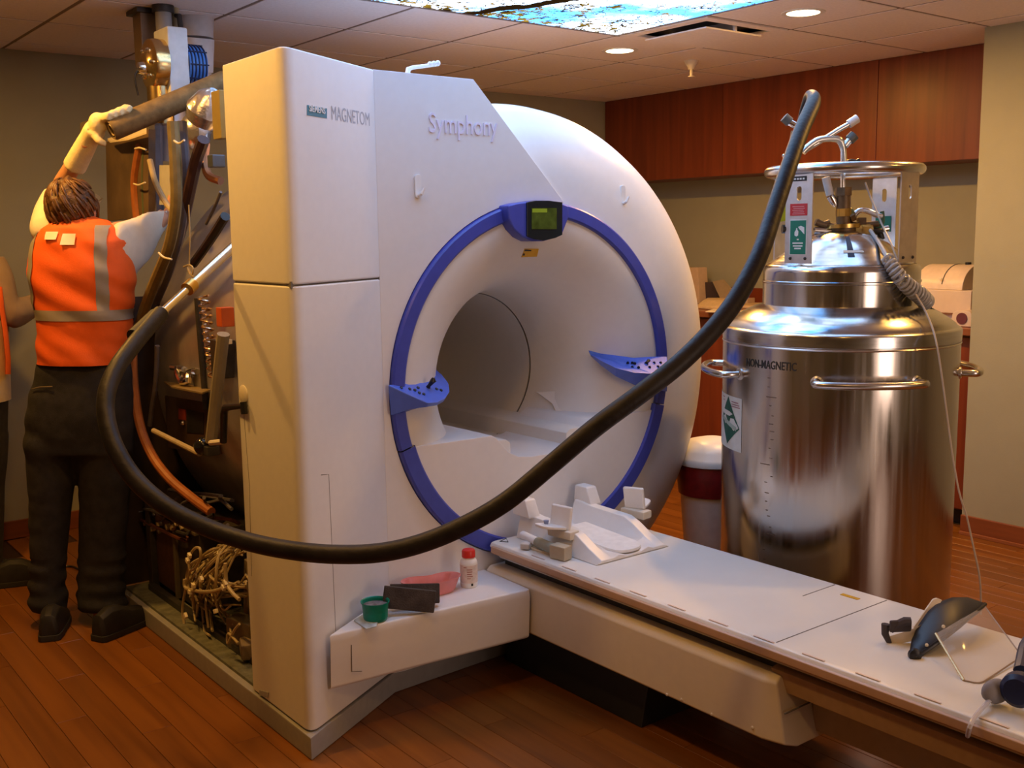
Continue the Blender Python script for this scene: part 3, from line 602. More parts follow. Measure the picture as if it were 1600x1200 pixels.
# bits between the cover edge and the vessel
part('red_box', MB().box(on_X(352, 495, 1.53), (.05, .05, .07)), mat('orange_red', (.55, .10, .02), .4), mri, bevel=.004)
part('service_box', MB().box(on_X(349, 560, 1.56), (.06, .10, .14)), DARK, mri, bevel=.004)
part('service_plate', MB().box(on_X(350, 533, 1.53), (.03, .08, .018)), CREAM, mri, bevel=.002)
part('foil_wrap', MB().lathe([(.02, -.06), (.06, -.05), (.075, 0), (.05, .06), (.015, .09)], on_X(322, 172, 1.62), V(.1, -.5, .6), 12, caps=True), mat('foil', (.7, .66, .64), .25, .9, var=.2, scale=25, bump=.9, bscale=40), mri, label='crumpled silver foil')
part('foil_wrap', MB().ball(on_X(305, 205, 1.68), (.06, .09, .08), 10, rings=6), mat('foil', 0), mri)
part('relay', MB().box(on_X(338, 252, 1.58), (.05, .05, .045)), mat('blue_grey_metal', (.14, .16, .19), .35, .7), mri, bevel=.004)
part('side_flange', MB().tube([on_X(322, 225, 1.62), on_X(320, 255, 1.60), on_X(327, 275, 1.60), on_X(345, 283, 1.62)], .016, 8, smooth=4), mat('copper_brown', (.30, .12, .05), .35, .6), mri)
part('yellow_plate', MB().box(on_X(344, 180, 1.5), (.03, .07, .16)), mat('olive_plate', (.30, .22, .06), .5), mri, bevel=.003)
gut('black_hose', BLACK, 1.56, [(352, 338), (335, 365), (318, 390), (302, 412)], .018)
gut('cord', TAN, 1.45, [(295, 320), (297, 370), (296, 415), (299, 430)], .0025, 6)
gut('hose', GHOSE, 1.60, [(345, 300), (335, 325), (322, 350)], .006)
for pth in ([(287, 417), (296, 414), (302, 420), (300, 432)], [(293, 418), (297, 428), (304, 433)]): gut('cable_tie', TAN, 1.45, pth, .003, 6)
for pth in ([(248, 395), (256, 402), (268, 405)], [(272, 220), (280, 224), (288, 219)], [(211, 232), (219, 231), (228, 234)], [(209, 287), (217, 289), (227, 285)]): gut('cable_tie', PAPER, 1.445 if pth[0][0] > 240 else 1.59, pth, .004, 6)
# lower equipment box, cables and connectors
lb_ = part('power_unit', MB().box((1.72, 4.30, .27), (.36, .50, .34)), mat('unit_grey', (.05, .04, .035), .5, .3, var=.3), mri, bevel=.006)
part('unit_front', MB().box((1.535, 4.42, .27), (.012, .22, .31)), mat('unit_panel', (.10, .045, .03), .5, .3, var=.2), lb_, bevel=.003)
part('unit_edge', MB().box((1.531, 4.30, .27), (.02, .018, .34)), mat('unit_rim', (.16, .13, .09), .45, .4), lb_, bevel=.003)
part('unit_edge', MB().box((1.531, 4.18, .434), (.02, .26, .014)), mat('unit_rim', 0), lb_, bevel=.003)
part('side_board', MB().box((1.58, 3.62, .25), (.02, .18, .30), rot_m('X', 8)), mat('board_tan', (.20, .15, .10), .6), mri, bevel=.003)
random.seed(11)
for k in range(30):
    x0 = random.uniform(345, 386); y0 = random.uniform(846, 868); xa = random.uniform(296, 350); ya = random.uniform(880, 925)
    p = [(x0, y0), ((x0+xa)/2+random.uniform(-8, 8), (y0+ya)/2-random.uniform(-4, 14)), (xa, ya)]
    k2 = random.random()
    if k2 < .45: p += [(xa-random.uniform(4, 12), ya+20), (xa+random.uniform(-6, 10), ya+random.uniform(35, 60)), (xa+random.uniform(10, 30), ya+random.uniform(50, 85))]
    elif k2 < .75: p += [(xa-10, ya+14), (xa+10, ya+26), (xa+45, ya+random.uniform(16, 34)), (min(xa+70, 384), ya+random.uniform(5, 30))]
    else: p += [(xa-8, ya+22), (xa-4, ya+random.uniform(45, 75))]
    gut('cable', TAN, [random.uniform(1.50, 1.58)]+[random.uniform(1.45, 1.55) for _ in p[1:]], p, random.choice([.004, .005, .006]), 6, 5)
gut('cable', TAN, 1.45, [(297, 893), (295, 875), (303, 858), (312, 857), (313, 872), (305, 888), (296, 895), (288, 930), (285, 955), (288, 975)], .0055, 7, 6)
gut('cable', TAN, 1.44, [(288, 905), (290, 918), (305, 923), (330, 924), (352, 918)], .0065, 7, 6)
gut('cable', TAN, 1.44, [(352, 880), (354, 910), (362, 925), (374, 937)], .007, 7, 6)
gut('cable', TAN, 1.44, [(372, 1005), (357, 990), (356, 1005), (366, 985), (374, 975)], .005, 7, 6)
for x, y in ((302, 915), (297, 925), (352, 911), (349, 918), (337, 955), (290, 962), (296, 868), (293, 876), (315, 905)):
    part('connector', MB().box(on_X(x, y, 1.435), (.012, .022, .016), rot_m('X', random.uniform(-50, 50))), PAPER, mri, bevel=.002)
for k in range(16):
    x0, y0 = random.uniform(215, 330), random.uniform(770, 830)
    p = [(x0+random.uniform(-8, 8)+12*j*random.choice([-1, 1]), y0+random.uniform(-22, 22)) for j in range(5)]
    gut('dark_cable', random.choice([DARK, GHOSE, mat('red_brown_cable', (.10, .03, .02), .5)]), [random.uniform(1.5, 1.62) for _ in p], p, .0075, 6, 4)
for k in range(16):
    part('plug', MB().box(on_X(random.uniform(212, 290), random.uniform(795, 832), 1.52), (.02, .024, .016), rot_m('X', random.uniform(-60, 60))), random.choice([PAPER, TAN, STEEL]), mri, bevel=.002)
part('floor_block', MB().box((1.53, 3.60, .15), (.07, .16, .12), rot_m('Z', 12)), mat('unit_rim', 0), mri, bevel=.004)
part('duct_wrap', MB().box((1.50, 3.52, .13), (.06, .10, .06), rot_m('Z', -20)), mat('board_tan', 0), mri, bevel=.01)
part('key_cap', MB().lathe([(.032, 0), (.032, .004), (.027, .007), (.001, .007)], V(1.406, on_X(381, 617, 1.405).y, on_X(381, 617, 1.405).z), V(-1, 0, 0), 20), CREAM, mri)
joint([V(1.4055, on_X(x, y, 1.405).y, on_X(x, y, 1.405).z) for x, y in [(381, 645), (390, 760), (393, 900)]], .0014)
q = [on_X(x, y, 1.4045) for x, y in [(406, 1078), (420, 1082), (419, 1090), (406, 1086)]]
part('type_plate', MB().prism(q, (-.002, 0, 0)), mat('print_grey', 0), mri, smooth=0)
# turret above the vessel: pipes, cold head, blue filter
part('turret_neck', MB().cyl(on_X(262, 130, 1.75), on_X(262, 250, 1.75), .075, 24), mat('vessel_steel', 0), mri)

# ---------------------------------------------------------------- pipes at the ceiling above the opened side
t = thing('vent_duct', 'wide pale round duct dropping from the ceiling behind the blue filter', 'duct', on_X(308, 40, 1.95))
c0, c1, c2 = on_X(312, 8, 1.95), on_X(306, 60, 1.95), on_X(306, 112, 1.95)
part('upper_sleeve', MB().tube([V(c1.x, c1.y, CEIL), c1], [.085, .078], 24), mat('duct_grey', (.50, .46, .46), .5), t)
part('lower_sleeve', MB().tube([c1, c2], [.082, .078], 24), mat('duct_grey2', (.60, .58, .60), .5), t)
part('elbow', MB().tube([c2, c2+V(0, 0, -.08), c2+V(.0, -.05, -.14)], .070, 20), mat('duct_grey', 0), t)
t = thing('steel_pipe', 'dull brown square pipe between ceiling and cold head turret', 'pipe', on_X(233, 40, 1.72))
c = on_X(231, 36, 1.72); part('riser', MB().box((c.x, c.y, CEIL-.12), (.10, .10, .24)), mat('pipe_brown', (.20, .14, .10), .45, .5), t, bevel=.006)
part('flange', MB().box((c.x, c.y, CEIL-.012), (.14, .14, .02)), DARK, t, bevel=.003)
t = thing('conduit', 'narrow grey conduit rising to the ceiling beside the brown square pipe', 'pipe', on_X(258, 40, 1.74))
c = on_X(256, 36, 1.74); part('riser', MB().cyl(c+V(0, 0, -.22), V(c.x, c.y, CEIL), .034, 16), GREY, t); part('collar', MB().cyl(V(c.x, c.y, CEIL-.03), V(c.x, c.y, CEIL), .046, 16), DARK, t)
t = thing('tan_conduit', 'thin tan conduit with a bent stub by the pale round duct', 'pipe', on_X(276, 40, 1.80))
c = on_X(275, 40, 1.80); part('riser', MB().cyl(c+V(0, 0, -.12), V(c.x, c.y, CEIL), .016, 12), TAN, t); part('stub', MB().tube([on_X(262, 24, 1.80), on_X(280, 25, 1.80), on_X(284, 60, 1.80)], .012, 8), DARK, t)
CHX, CHY = 1.60, on_X(236, 100, 1.60).y; CHZ = on_X(236, 100, 1.60).z
ch = thing('cold_head', 'gold faced pump head with white box and blue ribbed filter above the scanner', 'machine', (CHX, CHY, CHZ-.2))
HA = V(1, 0, 0); hc = V(CHX, CHY, CHZ)
part('gold_disc', MB().lathe([(.001, -.035), (.04, -.032), (.05, -.02), (.075, -.014), (.098, -.010), (.102, 0), (.102, .045)], hc, HA, 36), mat('gold_metal', (.72, .52, .24), .22, 1., var=.08), ch, smooth=40)
part('hub', MB().lathe([(.001, -.06), (.022, -.055), (.03, -.03), (.03, -.02)], hc+V(0, 0, -.02), HA, 16), CHROME, ch)
for a in range(6): part('bolt', MB().ball(hc+V(-.022, math.cos(a*PI/3)*.06, math.sin(a*PI/3)*.06), .009, 8, rings=5), CHROME, ch)
part('housing', MB().box(hc+V(.088, 0, .01), (.086, .16, .27)), mat('housing_white', (.62, .63, .66), .4), ch, bevel=.008)
part('filter', MB().lathe([(.085, .130), (.088, .134), (.088, .207), (.07, .212), (.001, .212)], hc, HA, 36), mat('filter_blue', (.06, .20, .62), .4), ch)
for k in range(5): part('rib', MB().lathe([(.0885, .138+.015*k), (.093, .139+.015*k), (.093, .143+.015*k), (.0885, .144+.015*k)], hc, HA, 36), mat('rib_navy', (.01, .02, .07), .4), ch)
for a in range(10): part('bar', MB().cyl(hc+V(.132, math.cos(a*PI/5)*.091, math.sin(a*PI/5)*.091), hc+V(.21, math.cos(a*PI/5)*.091, math.sin(a*PI/5)*.091), .003, 6), mat('rib_navy', 0), ch)
part('gold_neck', MB().cyl(hc+V(.03, 0, -.09), hc+V(.03, 0, -.24), .052, 20), mat('gold_metal', 0), ch)
part('cord', MB().tube([hc+V(-.05, 0, -.02), hc+V(-.07, 0, -.06), hc+V(-.06, 0, -.13)], .004, 6, smooth=4), BLACK, ch)

# ---------------------------------------------------------------- patient table
TZ = .485
tab = thing('patient_table', 'long white patient table sliding out of the scanner on a cream beam', 'table', (2.55, 2.4, 0))
def along(prof, y0, y1): return MB().prism([V(x, y0, z) for x, z in prof], (0, y1-y0, 0))
part('table_top', along([(2.262, .468), (2.270, .482), (2.285, TZ), (2.82, TZ), (2.832, .482), (2.84, .468), (2.795, .414), (2.31, .414)], .40, 3.065), mat('table_white', (.76, .745, .70), .38, var=.03, scale=5), tab, bevel=.003)
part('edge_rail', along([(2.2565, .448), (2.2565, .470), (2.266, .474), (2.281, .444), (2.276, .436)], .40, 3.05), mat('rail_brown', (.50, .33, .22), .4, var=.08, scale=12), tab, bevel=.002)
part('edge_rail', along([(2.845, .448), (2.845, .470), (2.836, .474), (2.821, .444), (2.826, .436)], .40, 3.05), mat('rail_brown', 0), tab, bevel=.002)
for k in range(15):
    part('edge_mark', MB().box((2.279, 2.80-.165*k, TZ+.0004), (.006, .07, .0012)), mat('mark_red', (.70, .56, .49), .5), tab, smooth=0)
part('slide', along([(2.33, .414), (2.78, .414), (2.78, .385), (2.33, .385)], .42, 3.06), DARK, tab, smooth=0)
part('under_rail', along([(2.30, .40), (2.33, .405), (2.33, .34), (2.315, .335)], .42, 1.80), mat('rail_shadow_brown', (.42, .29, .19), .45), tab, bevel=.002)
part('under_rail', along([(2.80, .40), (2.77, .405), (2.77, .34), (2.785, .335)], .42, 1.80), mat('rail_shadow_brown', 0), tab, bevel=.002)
bp_ = [(2.262, .372), (2.280, .388), (2.82, .388), (2.838, .372), (2.838, .23), (2.78, .180), (2.32, .180), (2.262, .200)]
rings = [[V(x, 3.09, z) for x, z in bp_], [V(x, 1.80, z) for x, z in bp_], [V(x*.94+2.55*.06, 1.765-(.39-z)*.18, z*.985+.004) for x, z in bp_]]
part('beam', MB().loft(rings), CREAM, tab, bevel=.006, smooth=50)
part('beam_joint', MB().tube([V(2.2805, 1.735, .292), V(2.55, 1.738, .292)], .0025, 6), JOINT, tab)
for y, z in ((2.16, .205), (2.10, .210), (1.98, .207), (1.83, .222)): part('screw', MB().ball((2.262, y, z), .005, 8, rings=5), CREAM, tab)
part('lower_beam', along([(2.40, .385), (2.70, .385), (2.68, .20), (2.42, .20)], .75, 1.74), mat('beam_cream_shaded', (.45, .36, .27), .5), tab, bevel=.004)  # cream beam; the shade under the table is put into its brown
part('lift_foot', along([(2.38, .18), (2.72, .18), (2.76, .0), (2.34, .0)], 2.35, 3.08), BLACK, tab, bevel=.004)
part('top_joint', MB().box((2.55, 1.772, TZ+.0003), (.53, .003, .001)), JOINT, tab, smooth=0)
part('top_joint', MB().box((2.735, 1.96, TZ+.0003), (.165, .003, .001)), JOINT, tab, smooth=0)
part('yellow_tag', MB().box((2.757, 1.862, TZ+.0008), (.016, .062, .0016)), mat('label_yellow', 0), tab, smooth=0, label='small yellow label')
q = [on_z(x, y, TZ+.0012) for x, y in [(781, 846), (791, 841), (794, 847)]]
tri = part('triangle_mark', MB().tube(q+[q[0]], .0016, 4), BLACK, tab, smooth=0)

# head holder on the table
hh = thing('head_holder', 'white moulded head rest cradle with adjustable side pads on the table end', 'head rest', (2.545, 2.85, TZ))
def hprof(y, h, lo=.0): 
    return [V(x, y, z) for x, z in [(2.368, TZ+.001), (2.392-lo, TZ+h), (2.432, TZ+h), (2.445, TZ+h*.62+.004), (2.475, TZ+.020), (2.515, TZ+.010), (2.575, TZ+.010), (2.615, TZ+.020), (2.645, TZ+h*.62+.004), (2.658, TZ+h), (2.698+lo, TZ+h), (2.722, TZ+.001)]]
part('cradle', MB().loft([hprof(2.595, .012), hprof(2.66, .040), hprof(2.72, .072), hprof(2.765, .088), hprof(2.95, .092), hprof(3.00, .098), hprof(3.04, .10)]), WHITE, hh, bevel=.003, smooth=45)
for s in (-1, 1):
    x0 = 2.545+s*.152
    part('upright', MB().loft([[V(x0-.028, 2.955, TZ+.088), V(x0+.028, 2.955, TZ+.088), V(x0+.028, 3.06, TZ+.088), V(x0-.028, 3.06, TZ+.088)], [V(x0-.026, 2.985, TZ+.155), V(x0+.026, 2.985, TZ+.155), V(x0+.026, 3.055, TZ+.155), V(x0-.026, 3.055, TZ+.155)]]), WHITE, hh, bevel=.008)
pp_ = round_poly([V(2.475, 2.60, TZ+.014), V(2.475, 2.93, TZ+.030), V(2.618, 2.93, TZ+.030), V(2.618, 2.60, TZ+.014)], [.07, .01, .01, .07], 8)
part('head_pad', MB().prism(pp_, (0, 0, .012)), mat('pad_white', (.80, .80, .79), .6), hh, bevel=.003)
for s, px, py in ((-1, 877, 808), (1, 991, 778)):
    c = on_Y(px, py, 2.80); 
    part('side_pad', MB().box(c, (.016, .085, .085), rot_m('Y', -8*s) @ rot_m('Z', 18)), WHITE, hh, bevel=.007, bseg=3)
    ap = round_poly([c+V(s*.005, .05, -.028), c+V(s*.085, .06, -.018), c+V(s*.085, -.01, -.018), c+V(s*.005, -.05, -.028)], .025, 4)
    arm = part('pad_arm', MB().prism(ap, (0, 0, -.010)), WHITE, hh, bevel=.003)
    part('slide_block', MB().box(c+V(-s*.0, -.01, -.055), (.05, .11, .03), rot_m('Z', 8)), CREAM, hh, bevel=.005)
    part('thumb_screw', MB().tube([c+V(s*.045, .03, -.024), c+V(s*.045, .03, -.010)], [.007, .010], 10), mat('screw_blue', (.20, .23, .36), .4), arm)
cb = thing('coil_clamp', 'small clamp of white and grey-green rollers left of the head rest cradle', 'clamp', on_z(845, 850, TZ))
part('white_roller', MB().cyl(on_z(817, 836, TZ+.030), on_z(840, 847, TZ+.030), .016, 14), WHITE, cb)
part('grey_roller', MB().cyl(on_z(840, 847, TZ+.030), on_z(866, 858, TZ+.030), .019, 14), mat('sage', (.30, .32, .26), .5), cb)
part('block', MB().box(on_z(876, 862, TZ+.026), (.045, .07, .05), rot_m('Z', 10)), mat('sage_tan', (.46, .40, .29), .5), cb, bevel=.006)
part('wing', MB().box(on_z(824, 851, TZ+.014), (.06, .035, .022), rot_m('Z', 30)), mat('pale_grey', (.55, .54, .53), .4), cb, bevel=.006)
part('base', MB().box(on_z(856, 860, TZ+.004), (.05, .15, .008), rot_m('Z', 6)), CREAM, cb, bevel=.002)

# face shield lying on the table
def on_t(x, y, h=0): return on_z(x, y, TZ+h)
CLEAR = mat('clear_visor', (.85, .76, .66), .08, var=.01, alpha=.16)
fs = thing('face_shield', 'black and white face shield with clear visor lying on the table end', 'face shield', on_t(1490, 1020))
FD0 = on_t(1490, 1000)
def fsp(x, y, off): return on_v(x, y, FD0, off)
near = [fsp(1420, 1026, -.09), fsp(1424, 1000, -.05), fsp(1436, 975, .0), fsp(1450, 955, .03), fsp(1466, 941, .06), fsp(1488, 933, .08), fsp(1512, 933, .10), fsp(1538, 942, .12)]
far_ = [fsp(1429, 1029, -.105), fsp(1446, 1017, -.10), fsp(1466, 1003, -.09), fsp(1484, 990, -.065), fsp(1499, 978, -.045), fsp(1513, 966, -.01), fsp(1527, 955, .04), fsp(1539, 944, .11)]
rings = []
for a, b in zip(near, far_):
    mid = (a+b)/2 + (EYE-(a+b)/2).normalized()*.018*min(1, (a-b).length/.05)
    rings.append([a*(1-t)**2+mid*2*t*(1-t)+b*t*t for t in [i/6 for i in range(7)]])
sh = MB(); inner = [[p-(EYE-p).normalized()*.012 for p in r] for r in rings]
sh.loft([r+list(reversed(q)) for r, q in zip(rings, inner)])
part('crown', sh, mat('shield_black', (.016, .019, .028), .42), fs, smooth=60)
part('crown_rim', MB().tube([p+(EYE-p).normalized()*.004 for p in far_], .006, 8, smooth=3), BLACK, fs)
part('pivot_knob', MB().lathe([(.017, 0), (.017, .012), (.010, .016), (.001, .016)], fsp(1428, 1022, -.115), -NF, 16), BLACK, fs)
for x, y in ((1448, 1008), (1474, 979)): part('rivet', MB().ball(fsp(x, y, -.098), .005, 8, rings=6), PAPER, fs)
bt = [fsp(1390, 994, -.01), fsp(1408, 989, -.02), fsp(1430, 981, -.02), fsp(1448, 972, .0)]
bb = [fsp(1393, 1009, -.01), fsp(1410, 1005, -.02), fsp(1428, 1001, -.02), fsp(1434, 1000, .0)]
hb = MB(); hb.loft([[a, b, b-(EYE-b).normalized()*.004, a-(EYE-a).normalized()*.004] for a, b in zip(bt, bb)])
part('head_band', hb, mat('band_cream', (.72, .62, .47), .5), fs)
hb = MB(); bt2 = [fsp(1452, 966, .03), fsp(1448, 938, .06), fsp(1462, 934, .09), fsp(1472, 936, .09)]
hb.prism([fsp(1427, 981, .01), fsp(1458, 937, .06), fsp(1464, 935, .065), fsp(1472, 938, .06), fsp(1440, 985, .01)], NF*.006)
part('top_band', hb, mat('band_cream', 0), fs)
bp2 = MB(); bp2.tube([fsp(1391, 985, -.015), fsp(1402, 976, -.016), fsp(1414, 971, -.02), fsp(1423, 971, -.022)], [.010, .012, .013, .012], 8)
part('brow_pad', bp2, mat('dark_foam', (.06, .05, .055), .9), fs)
part('brow_pad', MB().box(fsp(1407, 978, -.018), (.062, .012, .034), rot_m('Z', -32)), mat('dark_foam', 0), fs, bevel=.005)
part('band_buckle', MB().tube([fsp(1384, 975, -.005), fsp(1383, 990, -.006), fsp(1391, 1008, -.014)], [.012, .010, .006], 8), mat('dark_foam', 0), fs)
part('rear_band', MB().tube([fsp(1462, 1026, .02), fsp(1480, 1034, .03), fsp(1505, 1032, .05), fsp(1521, 1018, .07), fsp(1519, 1003, .09), fsp(1500, 990, .10)], [.010, .013, .014, .014, .013, .010], 8, smooth=4), mat('band_grey', (.20, .18, .17), .7), fs)
# visor: thin curved sheet from the crown rim to its lower edge on the table
va = [fsp(1462, 990, -.085), fsp(1482, 979, -.075), fsp(1500, 968, -.05), fsp(1520, 957, .0), fsp(1538, 946, .09)]
vb = [on_t(1506, 1063, .002), on_t(1530, 1067, .002), on_t(1548, 1058, .003), on_t(1575, 1040, .006), on_t(1597, 1026, .012)]
vm = MB(); vr = [[a+(b-a)*t+(EYE-a).normalized()*.02*math.sin(PI*t) for t in [i/8 for i in range(9)]] for a, b in zip(va, vb)]
vm.loft([r+[p-(EYE-p).normalized()*.0012 for p in reversed(r)] for r in vr])
part('visor', vm, CLEAR, fs, smooth=60, label='clear transparent visor')
part('visor_edge', MB().tube(vb, .0022, 6, smooth=3), mat('visor_trim', (.30, .22, .15), .3), fs)
part('visor_edge', MB().tube([vb[-1], (va[-1]+vb[-1])/2, va[-1]], .0018, 6), mat('visor_trim', 0), fs)
part('visor_edge', MB().tube([va[0], vb[0]], .0035, 6), mat('visor_glint', (.72, .52, .22), .25, .3), fs, label='visor edge with a warm glint painted in gold')  # warm light on this edge is put into its gold colour

# headset at the edge of the view
hs = thing('headset', 'dark blue headset with grey ear pad and clear tube, cut by the right edge', 'headset', on_t(1580, 1100))
NAVY = mat('navy_plastic', (.012, .022, .075), .35)
c = on_t(1592, 1078, .055)
part('ear_cup', MB().lathe([(.001, -.02), (.030, -.02), (.040, -.01), (.042, .012), (.030, .02), (.001, .022)], c, (on_t(1630, 1070)-c).normalized()+V(0, 0, .2), 24), NAVY, hs)
part('ear_pad', MB().ball(on_t(1556, 1080, .035), (.038, .024, .03), 16, rot_m('Z', -20)), mat('pad_grey', (.24, .23, .25), .7), hs)
part('stem', MB().tube([on_t(1570, 1080, .035), on_t(1582, 1080, .05)], .012, 10), BLACK, hs)
part('head_bow', MB().tube([on_t(1597, 1050, .08), on_t(1612, 1000, .12), on_t(1660, 985, .12), on_t(1700, 1040, .05)], .020, 10, smooth=4), NAVY, hs)
part('air_tube', MB().tube([on_t(1549, 1092, .02), on_t(1535, 1106, .014), on_t(1522, 1122, .008), on_z(1515, 1137, TZ-.004), on_z(1512, 1150, TZ-.04)], .0055, 8, smooth=4), mat('tube_clear', (.62, .60, .64), .25, alpha=.75), hs)

# ---------------------------------------------------------------- small things on the step
SZ = .3725
t = thing('green_cup', 'small green plastic cup with a dark mixture on the step', 'cup', on_z(587, 965, SZ))
c = on_z(587, 968, SZ)
part('bowl', MB().lathe([(.001, .001), (.036, .001), (.038, .004), (.044, .062), (.047, .064), (.047, .060), (.042, .060), (.040, .010), (.001, .008)], c, seg=36), GREEN, t, smooth=50)
part('mixture', MB().lathe([(.0415, .050), (.03, .054), (.012, .051), (.001, .055)], c, seg=20), mat('mixture', (.16, .15, .17), .5, var=.6, scale=60, bump=.6, bscale=90), t)
pk = MB(); q = [on_z(x, y, SZ+.001) for x, y in [(553, 970), (566, 962), (592, 968), (588, 980), (572, 984)]]
pk.prism(q, (0, 0, .004)); solo('paper_packet', pk, mat('packet', (.48, .56, .62), .5, var=.25, scale=40), 'small pale blue printed packet tucked under the green cup', 'packet', bevel=.001)
def pad(name, c, size, M, lab):
    t = thing(name, lab, 'sponge', c, group='dark foam pads on the step')
    part('pad', MB().box(c, size, M), mat('foam_dark', (.055, .045, .042), .95, var=.3, bump=.8, bscale=180), t, bevel=.004)
    part('scour_layer', MB().box(Vector(c)+(M @ V(0, size[1]/2+.004, 0)), (size[0], .008, size[2]), M), mat('foam_green', (.06, .075, .065), .95, bump=.8, bscale=180), t, bevel=.002)
a, b = on_z(596, 966, SZ), on_z(670, 962, SZ)
M1 = rot_m('Z', math.degrees(math.atan2(b.y-a.y, b.x-a.x))) @ rot_m('Y', 9) @ rot_m('X', -14)
m_ = (on_z(591, 952, SZ)+on_z(668, 968, SZ))/2
pad('foam_pad', m_+V(0.02, -.012, .050), (.172, .018, .072), M1, 'dark brown foam pad leaning at the step edge, nearer of the two')
pad('foam_pad', m_+V(.066, .024, .050), (.165, .018, .066), rot_m('Z', math.degrees(math.atan2(b.y-a.y, b.x-a.x))+6) @ rot_m('Y', 4) @ rot_m('X', -18), 'grey green foam pad behind the brown one, against the pink dish')
# kidney dish
t = thing('kidney_dish', 'pink plastic kidney dish lying on the step', 'dish', on_z(672, 925, SZ))
kc = on_z(674, 926, SZ); kx = (on_z(718, 912, SZ)-on_z(630, 926, SZ)); kl = kx.length/2*1.02; kx.normalize(); ky = V(-kx.y, kx.x, 0)
def kid(sc, z, inset=0):
    o = []
    for i in range(40):
        a = 2*PI*i/40; x = math.cos(a); y = math.sin(a)*.52
        if y > 0: y -= .26*math.exp(-(x/.45)**2)
        o.append(kc+kx*x*kl*sc+ky*y*kl*sc+V(0, 0, z))
    return o
part('dish', MB().loft([kid(.78, .001), kid(.84, .012), kid(.98, .052), kid(1.02, .054), kid(1.02, .051), kid(.955, .050), kid(.80, .013), kid(.70, .006)]), mat('pink_plastic', (.72, .25, .23), .35), t, smooth=60)
t = thing('pill_bottle', 'white plastic bottle with a red lid on the step beside the pink dish', 'bottle', on_z(733, 915, SZ))
c = on_z(733, 915, SZ)
part('body', MB().lathe([(.001, .0), (.029, .0), (.031, .004), (.031, .085), (.028, .096), (.020, .104), (.019, .112)], c, seg=32), WHITE, t)
part('label', MB().lathe([(.0314, .018), (.0314, .082)], c, seg=32), mat('bottle_label', (.70, .60, .55), .5, var=.12, scale=70), t)
for k, (a, z, wdt) in enumerate([(-150, .074, .5), (-120, .066, .9), (-120, .058, .9), (-122, .050, .8), (-118, .042, .9), (-125, .034, .6)]):
    part('label_print', MB().lathe([(.0317, z), (.0317, z+.003)], c, 'Z', 8, math.radians(a-20*wdt), math.radians(a+20*wdt)), mat('print_red', (.35, .12, .10), .5), t)
part('label_print', MB().lathe([(.0317, .008), (.0317, .017)], c, 'Z', 6, math.radians(-112), math.radians(-98)), BLACK, t)
part('lid', MB().lathe([(.020, .106), (.024, .107), (.024, .128), (.021, .133), (.001, .134)], c, seg=28), RED, t, label='red screw lid')

# waste bin beyond the table
bc = V(3.60, 3.17, 0)
t = thing('waste_bin', 'white waste bin with domed lid and dark red bag behind the steel dewar', 'bin', bc)
part('body', MB().lathe([(.001, 0), (.105, 0), (.11, .01), (.150, .54)], bc, seg=36), mat('bin_white', (.74, .66, .62), .4), t)
part('bag', MB().lathe([(.151, .44), (.158, .50), (.158, .565), (.15, .58)], bc, seg=36), mat('bag_red', (.22, .012, .015), .3, var=.25, bump=.6, bscale=30), t, label='dark red bin bag')
part('lid', MB().lathe([(.155, .575), (.168, .58), (.168, .605), (.160, .612), (.150, .64), (.11, .675), (.05, .69), (.001, .692)], bc, seg=36), WHITE, t, smooth=50)

# ---------------------------------------------------------------- steel dewar
TC = V(3.44, 2.41, 0); TN = V(TC.x, TC.y, 0).normalized(); TE = V(TN.y, -TN.x, 0)
def tp(phi, r, z): a = math.radians(phi); return V(TC.x, TC.y, z)+(-TN*math.cos(a)+TE*math.sin(a))*r
tank = thing('steel_dewar', 'tall brushed stainless dewar tank with collar ring, valves and warning placards', 'tank', TC)
TR = .430
part('body', MB().lathe([(.36, .075), (.405, .08), (.424, .10), (TR, .135), (TR, 1.205)], TC, seg=96), TANKM, tank, smooth=50)
part('body_rim', MB().lathe([(TR, 1.205), (TR+.002, 1.208), (TR+.003, 1.245), (TR+.001, 1.250), (TR-.004, 1.254), (TR-.012, 1.257)], TC, seg=96), TANKS, tank, smooth=25)
part('shoulder', MB().lathe([(TR-.012, 1.257), (.410, 1.268), (.385, 1.287), (.36, 1.303), (.335, 1.317), (.31, 1.328), (.286, 1.336)], TC, seg=96), TANKS, tank, smooth=25)
part('neck', MB().lathe([(.286, 1.333), (.284, 1.34), (.284, 1.415), (.287, 1.418), (.287, 1.424), (.284, 1.427), (.284, 1.458), (.2825, 1.467), (.279, 1.475), (.273, 1.482), (.266, 1.486)], TC, seg=80), TANKM, tank, smooth=22)
part('dome', MB().lathe([(.268, 1.486), (.24, 1.503), (.20, 1.535), (.165, 1.562), (.12, 1.588), (.07, 1.603), (.05, 1.606), (.001, 1.608)], TC, seg=80), TANKS, tank, smooth=60)
part('weld', MB().lathe([(TR+.001, 1.196), (TR+.003, 1.199), (TR+.001, 1.203)], TC, seg=96), STEEL, tank)
rg = [TC+V(0, 0, 1.825)+(-TN*math.cos(2*PI*i/64)+TE*math.sin(2*PI*i/64))*.268 for i in range(64)]
R_ = []
for i, p in enumerate(rg):
    rad = (p-TC-V(0, 0, 1.825)).normalized()
    R_.append([p+rad*.020*math.cos(2*PI*k/12)+V(0, 0, 1)*.020*math.sin(2*PI*k/12) for k in range(12)])
part('collar_ring', MB().loft(R_+[R_[0]], caps=False), CHROME if False else mat('ring_steel', (.62, .61, .60), .24, 1., var=.05), tank, smooth=80)
